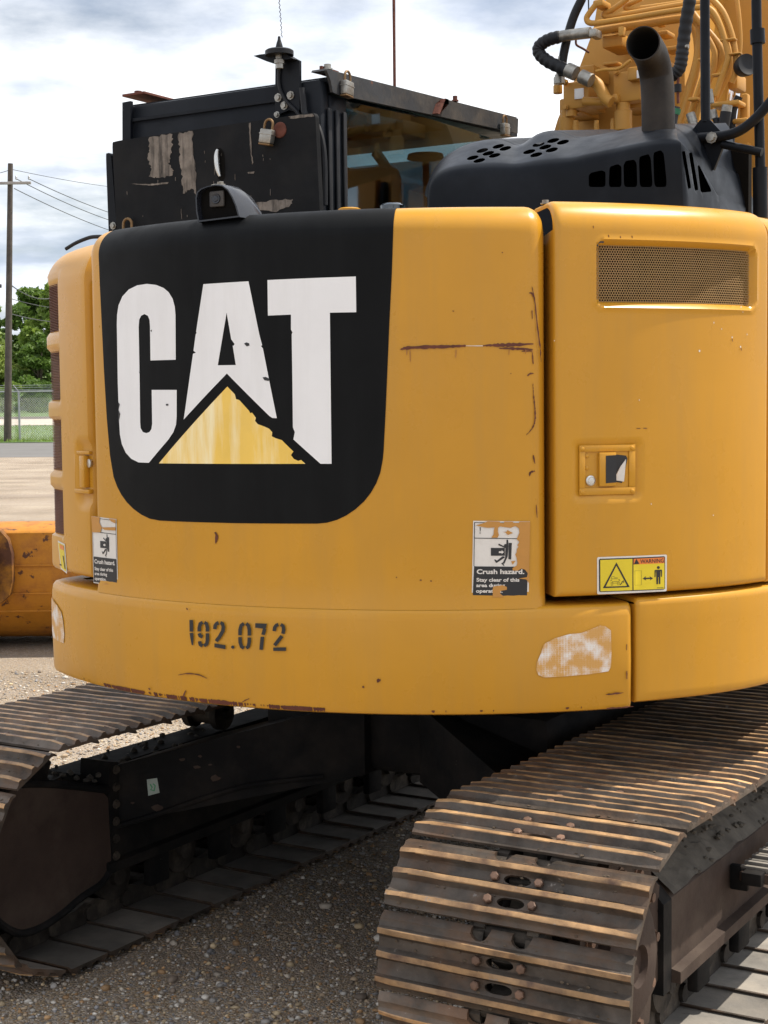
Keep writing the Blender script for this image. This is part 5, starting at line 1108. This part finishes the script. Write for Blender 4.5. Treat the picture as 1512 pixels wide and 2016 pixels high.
# ---- loose stones close to the camera
def stones():
    bm = bmesh.new(); bmesh.ops.create_icosphere(bm, subdivisions=1, radius=1); bv = np.array([v.co[:] for v in bm.verts]); bm.verts.index_update(); bf = np.array([[v.index for v in f.verts] for f in bm.faces]); bm.free()
    n = 60000; P = []
    y = 3.2+rng.random(n*3)**1.25*6.5; x = (rng.random(n*3)-.5)*2*(.30*y+.25); k = (x > -.30*y-.3) & (x < .12*y+.35); x, y = x[k][:n], y[k][:n]; n = len(x)
    s = rng.lognormal(math.log(.0034), .52, n).clip(.0018, .022)
    V = np.empty((n, len(bv), 3)); ang = rng.random(n)*2*PI; ca_, sa_ = np.cos(ang), np.sin(ang)
    sx, sy, sz = s*rng.uniform(.8, 1.5, n), s*rng.uniform(.7, 1.1, n), s*rng.uniform(.45, .8, n)
    jit = 1+rng.normal(0, .13, (n, len(bv)))
    X = bv[:, 0][None]*sx[:, None]*jit; Y = bv[:, 1][None]*sy[:, None]*jit; Z = bv[:, 2][None]*sz[:, None]*jit
    V[:, :, 0] = X*ca_[:, None]-Y*sa_[:, None]+x[:, None]; V[:, :, 1] = X*sa_[:, None]+Y*ca_[:, None]+y[:, None]; V[:, :, 2] = Z+(sz*.35)[:, None]
    F = (bf[None]+(np.arange(n)*len(bv))[:, None, None]).reshape(-1, 3)
    me = bpy.data.meshes.new('stones'); nv, nf = n*len(bv), len(F)
    me.vertices.add(nv); me.vertices.foreach_set('co', V.reshape(-1)); me.loops.add(nf*3); me.loops.foreach_set('vertex_index', F.reshape(-1).astype(np.int32)); me.polygons.add(nf); me.polygons.foreach_set('loop_start', np.arange(nf, dtype=np.int32)*3); me.update(calc_edges=True)
    at = me.color_attributes.new('tint', 'FLOAT_COLOR', 'POINT'); pal = np.array([(.50,.43,.35),(.36,.27,.18),(.26,.25,.25),(.62,.57,.50),(.45,.27,.13),(.22,.17,.13),(.40,.37,.34),(.55,.42,.26)])
    c = pal[rng.integers(0, len(pal), n)]*rng.uniform(.55, 1.15, (n, 1)); c = np.concatenate([c, np.ones((n, 1))], 1); at.data.foreach_set('color', np.repeat(c, len(bv), 0).reshape(-1))
    m = bpy.data.materials.new('stone'); m.use_nodes = True; ns, ls = nodes(m); a = ns.new('ShaderNodeVertexColor'); a.layer_name = 'tint'; ls.new(a.outputs[0], ns['Principled BSDF'].inputs['Base Color']); ns['Principled BSDF'].inputs['Roughness'].default_value = .7; MATS['stone'] = m
    return link('loose_gravel', me, 'stone', None, 0, kind='stuff', label='loose pale and brown gravel stones on the yard')
stones()
#==END==
# ------------------------------------------------------------------ dozer-style bucket lying behind on the left
YK = 10.4
def wb(x, y): return Wy(x, y, YK)
bz = wb(60, 1033).z; xl, xr_ = wb(-260, 1100).x, wb(420, 1100).x
BK = thing('bucket', 'worn orange yellow steel bucket lying on the gravel behind the left track', 'bucket', ((xl+xr_)/2, YK, 0))
ox = (xl+xr_)/2; Lh = (xr_-xl)/2
prof_b = [(0.52, bz-.02), (.30, bz), (.02, bz-.035), (-.015, bz-.09), (-.02, bz-.24), (-.01, bz-.40), (.05, bz-.55), (.14, bz-.66), (.26, bz-.76), (.50, bz-.82), (.9, bz-.84)]
P = []
pb = spline([(0, y, z) for y, z in prof_b], 4)
for x in frange(-Lh, Lh, .1): P.append([Vector((x, p.y, p.z)) for p in pb])
inb = [[p+Vector((0, .025, -.02)) for p in r] for r in P]
mb = MB(); mb.grid(P); mb.grid(inb, flip=True); mb.build('shell', 'yellow_rusty', BK, 40)
for z in (bz-.275, bz-.47, bz-.60):
    yy = min(pb, key=lambda p: abs(p.z-z)+(.5 if p.y > .4 else 0)).y; MB().box((-Lh, yy-.012, z-.006), (Lh, yy+.01, z+.006), .003).build('weld_strip', 'yellow_rusty', BK, 30)
for sx in (-1, 1): MB().prism([Vector((sx*Lh, p.y, p.z)) for p in pb], (sx*.03, 0, 0)).build('side_plate', 'yellow_rusty', BK, 30)
ex = wb(14, 1100).x-ox
mb = MB(); ear = [(-.10, -.02), (-.02, .0), (.03, -.06), (.055, -.16), (.055, -.34), (.03, -.44), (-.04, -.50), (-.12, -.52)]
mb.prism([Vector((ex+a, -.10, bz-.03+b)) for a, b in ear], (0, .09, 0)); mb.prism([Vector((ex+a, -.22, bz-.05+b)) for a, b in [(-.14,0),(-.06,-.03),(-.03,-.12),(-.03,-.3),(-.06,-.42),(-.14,-.45)]], (0, .119, 0)); mb.build('hinge_lug', 'rust_patchy', BK, 35)
MB().box((ex-.12, -.30, bz-.235), (ex+.005, -.225, bz-.20), .008).build('pin_plate', 'guard_steel', BK, 30)
for x in (-Lh*.55, Lh*.5): MB().box((x-.15, .12, 0.0), (x+.15, .6, bz-.74), .01).build('skid', 'rust', BK, 30)
# ------------------------------------------------------------------ utility pole and power lines
YP = 80.2
pt_ = Wy(20.5, 322, YP); pbm = Wy(14.5, 872, YP); pbm.z = 0.02
UP = thing('utility_pole', 'tall weathered wooden utility pole with a crossarm beside the chain link fence', 'utility pole', pbm)
top = pt_-pbm
MB().tube([Vector((0, 0, -.3)), top*.5, top], [.20, .165, .13], 14).build('pole', 'wood_pole', UP, 40)
def rel(x, y, Y=YP): return Wy(x, y, Y)-pbm
a, b = rel(-25, 356, YP-.25), rel(61, 360, YP-.25)
MB().box((a.x, a.y-.06, b.z-.07), (b.x, a.y+.06, b.z+.07), .02).build('crossarm', 'weathered_wood', UP, 30)
ins_px = [(-12, 352), (32, 353), (57, 353)]
for x, y in ins_px: q = rel(x, y, YP-.25); MB().lathe([(.03, -.02), (.06, .04), (.04, .08), (.06, .12), (.03, .18)], 10, Matrix.Translation(q)).build('insulator', 'galvanised', UP, 35)
q = rel(-2, 563, YP-.4); MB().tube([q+Vector((-.15, 0, 0)), q+Vector((.12, 0, 0))], .10, 12).build('cable_box', 'cable', UP, 40)
def wire(p0, p1, sag, r, label):
    P = []
    for k in range(25): t = k/24; v = p0.lerp(p1, t); v.z -= sag*4*t*(1-t); P.append(v)
    o = MB().tube(P, r, 5).build('power_line', 'cable', None, 50); o['label'] = label; o['category'] = 'power line'; o['group'] = 'overhead wires at the utility pole'; return o
def far(x, y, Y): return Wy(x, y, Y)
wire(far(26, 334, YP), far(330, 376, 130), .25, .016, 'thin topmost wire running right from the tip of the pole')
wire(far(57, 352, YP), far(330, 448, 120), .35, .022, 'overhead wire from the outer insulator of the crossarm')
wire(far(32, 352, YP), far(330, 462, 120), .45, .022, 'overhead wire from the middle insulator of the crossarm')
wire(far(28, 371, YP), far(330, 484, 120), .4, .022, 'lowest of the wires sloping down from the crossarm')
wire(far(24, 563, YP), far(130, 574, 95), .55, .030, 'sagging black cable at the height of the treetops')
wire(far(22, 588, YP), far(130, 608, 100), .1, .020, 'upper of two thin lines crossing before the trees')
wire(far(22, 618, YP), far(130, 635, 100), .1, .028, 'pale lower line crossing before the trees')
wire(far(-60, 336, YP), far(20, 334, YP), .2, .016, 'short wire arriving at the pole tip from the left')
# ------------------------------------------------------------------ chain link fence
YFN = 81.4; f0 = Wy(-60, 774, YFN); f1 = Wy(600, 766, YFN)
FN = thing('chain_link_fence', 'grey chain link fence with barbed wire along the grass', 'fence', (0, YFN, 0))
ztop_ = Wy(36, 771, YFN).z; gz0_ = .02
xp_ = Wy(38, 820, YFN).x
def fz(x): return ztop_
for k in range(-6, 9):
    x = xp_+k*3.05
    MB().tube([Vector((x, 0, gz0_)), Vector((x, 0, ztop_))], .055, 10).build('post', 'galvanised', FN, 40)
    MB().tube([Vector((x, 0, ztop_)), Vector((x-.26, -.05, ztop_+.33))], .025, 8).build('wire_arm', 'galvanised', FN, 40)
XA, XB = xp_-6*3.05, xp_+8*3.05
MB().tube([Vector((XA, 0, ztop_)), Vector((XB, 0, ztop_))], .045, 8).build('top_rail', 'galvanised', FN, 40)
for k in (1, 2, 3): MB().tube([Vector((XA-.087*k, -.016*k, ztop_+.11*k)), Vector((XB-.087*k, -.016*k, ztop_+.11*k))], .010, 5).build('barbed_wire', 'galvanised', FN, 40)
mb = MB(); hgt = ztop_-gz0_; x = XA-hgt; st_ = .13; r_w = .0055
def wireq(x0, z0, x1, z1): 
    d = Vector((x1-x0, 0, z1-z0)).normalized(); n_ = Vector((-d.z, 0, d.x))*r_w
    mb.add([Vector((x0, 0, z0))+n_, Vector((x1, 0, z1))+n_, Vector((x1, 0, z1))-n_, Vector((x0, 0, z0))-n_, Vector((x0, -2*r_w, z0)), Vector((x1, -2*r_w, z1))], [(0, 1, 5, 4), (4, 5, 2, 3), (3, 2, 1, 0)])
while x < XB:
    for s_ in (1, -1):
        xa, xb = (x, x+hgt) if s_ > 0 else (x+hgt, x); za, zb_ = gz0_, ztop_
        # clip to the fence's ends
        def clip(xq): return za+(zb_-za)*(xq-xa)/(xb-xa)
        A_, B_ = max(XA, min(xa, xb)), min(XB, max(xa, xb))
        if A_ < B_: wireq(A_, clip(A_), B_, clip(B_))
    x += st_
mb.build('wire_mesh', 'galvanised', FN, 0, kind='stuff')
# ------------------------------------------------------------------ trees and bushes beyond the lane
def leaf_mat(name, c1, c2):
    m = bpy.data.materials.new(name); m.use_nodes = True; ns, ls = nodes(m); b = ns['Principled BSDF']; b.inputs['Roughness'].default_value = .55
    g = ns.new('ShaderNodeNewGeometry'); mx = ns.new('ShaderNodeMixRGB'); mx.inputs[1].default_value = (*c1, 1); mx.inputs[2].default_value = (*c2, 1); ls.new(g.outputs['Random Per Island'], mx.inputs[0]); ls.new(mx.outputs[0], b.inputs['Base Color'])
    t = ns.new('ShaderNodeBsdfTranslucent'); ls.new(mx.outputs[0], t.inputs[0]); ms = ns.new('ShaderNodeMixShader'); ms.inputs[0].default_value = .4; ls.new(b.outputs[0], ms.inputs[1]); ls.new(t.outputs[0], ms.inputs[2]); ls.new(ms.outputs[0], ns['Material Output'].inputs[0]); MATS[name] = m
leaf_mat('leaf_dark', (.08, .155, .025), (.16, .25, .045)); leaf_mat('leaf_mid', (.13, .22, .03), (.25, .34, .065)); leaf_mat('leaf_pale', (.20, .29, .045), (.34, .41, .10))
mat('bark', (.09, .07, .05), .9, var=.3, vscale=3)
def leaves(centers, radii, n, size, seed):
    r = np.random.default_rng(seed); k = r.integers(0, len(centers), n); c = np.array(centers)[k]; R = np.array(radii)[k]
    d = r.normal(size=(n, 3)); d /= np.linalg.norm(d, axis=1)[:, None]; rad = r.random(n)**.45; p = c+d*R*rad[:, None]
    a = r.normal(size=(n, 3)); a /= np.linalg.norm(a, axis=1)[:, None]; b = np.cross(a, r.normal(size=(n, 3))); b /= np.linalg.norm(b, axis=1)[:, None]; s = size*r.uniform(.6, 1.4, (n, 1))
    V = np.stack([p-a*s, p+b*s*.55, p+a*s, p-b*s*.55], 1).reshape(-1, 3)
    me = bpy.data.meshes.new('leaves'); me.vertices.add(n*4); me.vertices.foreach_set('co', V.reshape(-1)); me.loops.add(n*4); me.loops.foreach_set('vertex_index', np.arange(n*4, dtype=np.int32)); me.polygons.add(n); me.polygons.foreach_set('loop_start', np.arange(n, dtype=np.int32)*4); me.update(calc_edges=True); return me
def tree(x, y, h, wd, m, label, seed, n=12000, name='tree', low=.12):
    r = random.Random(seed); zb_ = gz(y)+.1; T = thing(name, label, 'tree' if name == 'tree' else 'bush', (x, y, zb_), 0, 'trees beyond the fence' if name == 'tree' else 'bushes along the lane')
    cs_ = []; rs_ = []; mb = MB(); tk = .03*h
    if name == 'tree': mb.tube([Vector((0, 0, 0)), Vector((r.uniform(-.2, .2), 0, h*.35)), Vector((r.uniform(-.4, .4), 0, h*.8))], [tk, tk*.7, tk*.2], 8)
    for k in range(38):
        a = r.random()*2*PI; t = low+(1-low)*r.random(); rad = wd*(math.sin(PI*min(1, t*.85+.12))**.7)*r.uniform(.2, 1.0)
        c = (rad*math.cos(a), rad*math.sin(a), h*t*.93); q = r.uniform(.13, .27)*wd; cs_.append(c); rs_.append((q*1.15, q*1.15, q*.85))
        if name == 'tree' and k % 2: mb.tube([Vector((0, 0, h*max(.15, t*.55))), Vector(c)], [tk*.35, tk*.08], 5)
    if mb.v: mb.build('trunk', 'bark', T, 40)
    link('crown', leaves(cs_, rs_, n, .017*h+.05, seed), m, T, 0)
rt = random.Random(5)
trees_ = [(-33.5, 127, 10.6, 3.9, 'leaf_mid', 'mid green leafy tree at the far left behind the pole'), (-29.6, 131, 12.0, 3.6, 'leaf_dark', 'dark green tree just right of the utility pole'), (-26.0, 126, 12.6, 3.2, 'leaf_mid', 'tallest green tree reaching up beside the yellow machine'), (-31.5, 124, 6.2, 3.2, 'leaf_pale', 'low pale green tree in front of the dark tree'), (-27.4, 123, 7.0, 2.6, 'leaf_dark', 'low dark tree between the pole and the machine'), (-22.0, 128, 11.5, 3.8, 'leaf_mid', 'green tree mostly hidden behind the yellow machine, nearest its left edge'), (-38.5, 128, 11.0, 4.2, 'leaf_dark', 'dark green tree beyond the left edge of the picture'), (-16, 130, 11, 4.2, 'leaf_dark', 'dark green tree hidden behind the yellow machine'), (-42, 124, 7.5, 3.4, 'leaf_pale', 'pale green tree beyond the left edge of the picture')]
for i, t in enumerate(trees_): tree(t[0], t[1], t[2]*.88, t[3], t[4], t[5], 100+i)
for i, (x, h) in enumerate(((-36, 2.6), (-32.6, 2.2), (-30.6, 2.8), (-28.4, 2.4), (-26.2, 2.9), (-23.6, 2.5))):
    tree(x, 116.5+(i % 2)*1.2, h, 1.5, ('leaf_mid', 'leaf_dark', 'leaf_pale')[i % 3], ('ragged bush behind the fence, first from the left', 'ragged bush behind the fence, second from the left', 'tall ragged bush behind the fence, third from the left', 'ragged bush behind the fence, fourth from the left', 'tall ragged bush behind the fence next to the machine', 'ragged bush behind the fence, hidden by the machine')[i], 300+i, 2200, 'bush', .02)
# grass blades along the fence foot
def grass():
    n = 9000; r = np.random.default_rng(4); x = r.uniform(-30, -8, n); y = np.where(r.random(n) < .5, r.uniform(79.2, 83.5, n), r.uniform(83, 97, n)); z = np.where(y < 81, .03, (y-80)*.0365+.04); h = r.uniform(.05, .22, n); a = r.random(n)*PI
    V = np.zeros((n, 3, 3)); V[:, 0] = np.stack([x-.03*np.cos(a), y-.03*np.sin(a), z], 1); V[:, 1] = np.stack([x+.03*np.cos(a), y+.03*np.sin(a), z], 1); V[:, 2] = np.stack([x+r.normal(0, .06, n), y+r.normal(0, .06, n), z+h], 1)
    me = bpy.data.meshes.new('g'); me.vertices.add(n*3); me.vertices.foreach_set('co', V.reshape(-1)); me.loops.add(n*3); me.loops.foreach_set('vertex_index', np.arange(n*3, dtype=np.int32)); me.polygons.add(n); me.polygons.foreach_set('loop_start', np.arange(n, dtype=np.int32)*3); me.update(calc_edges=True)
    link('grass_blades', me, 'leaf_mid', None, 0, kind='stuff', label='short ragged grass along the foot of the fence')
grass()
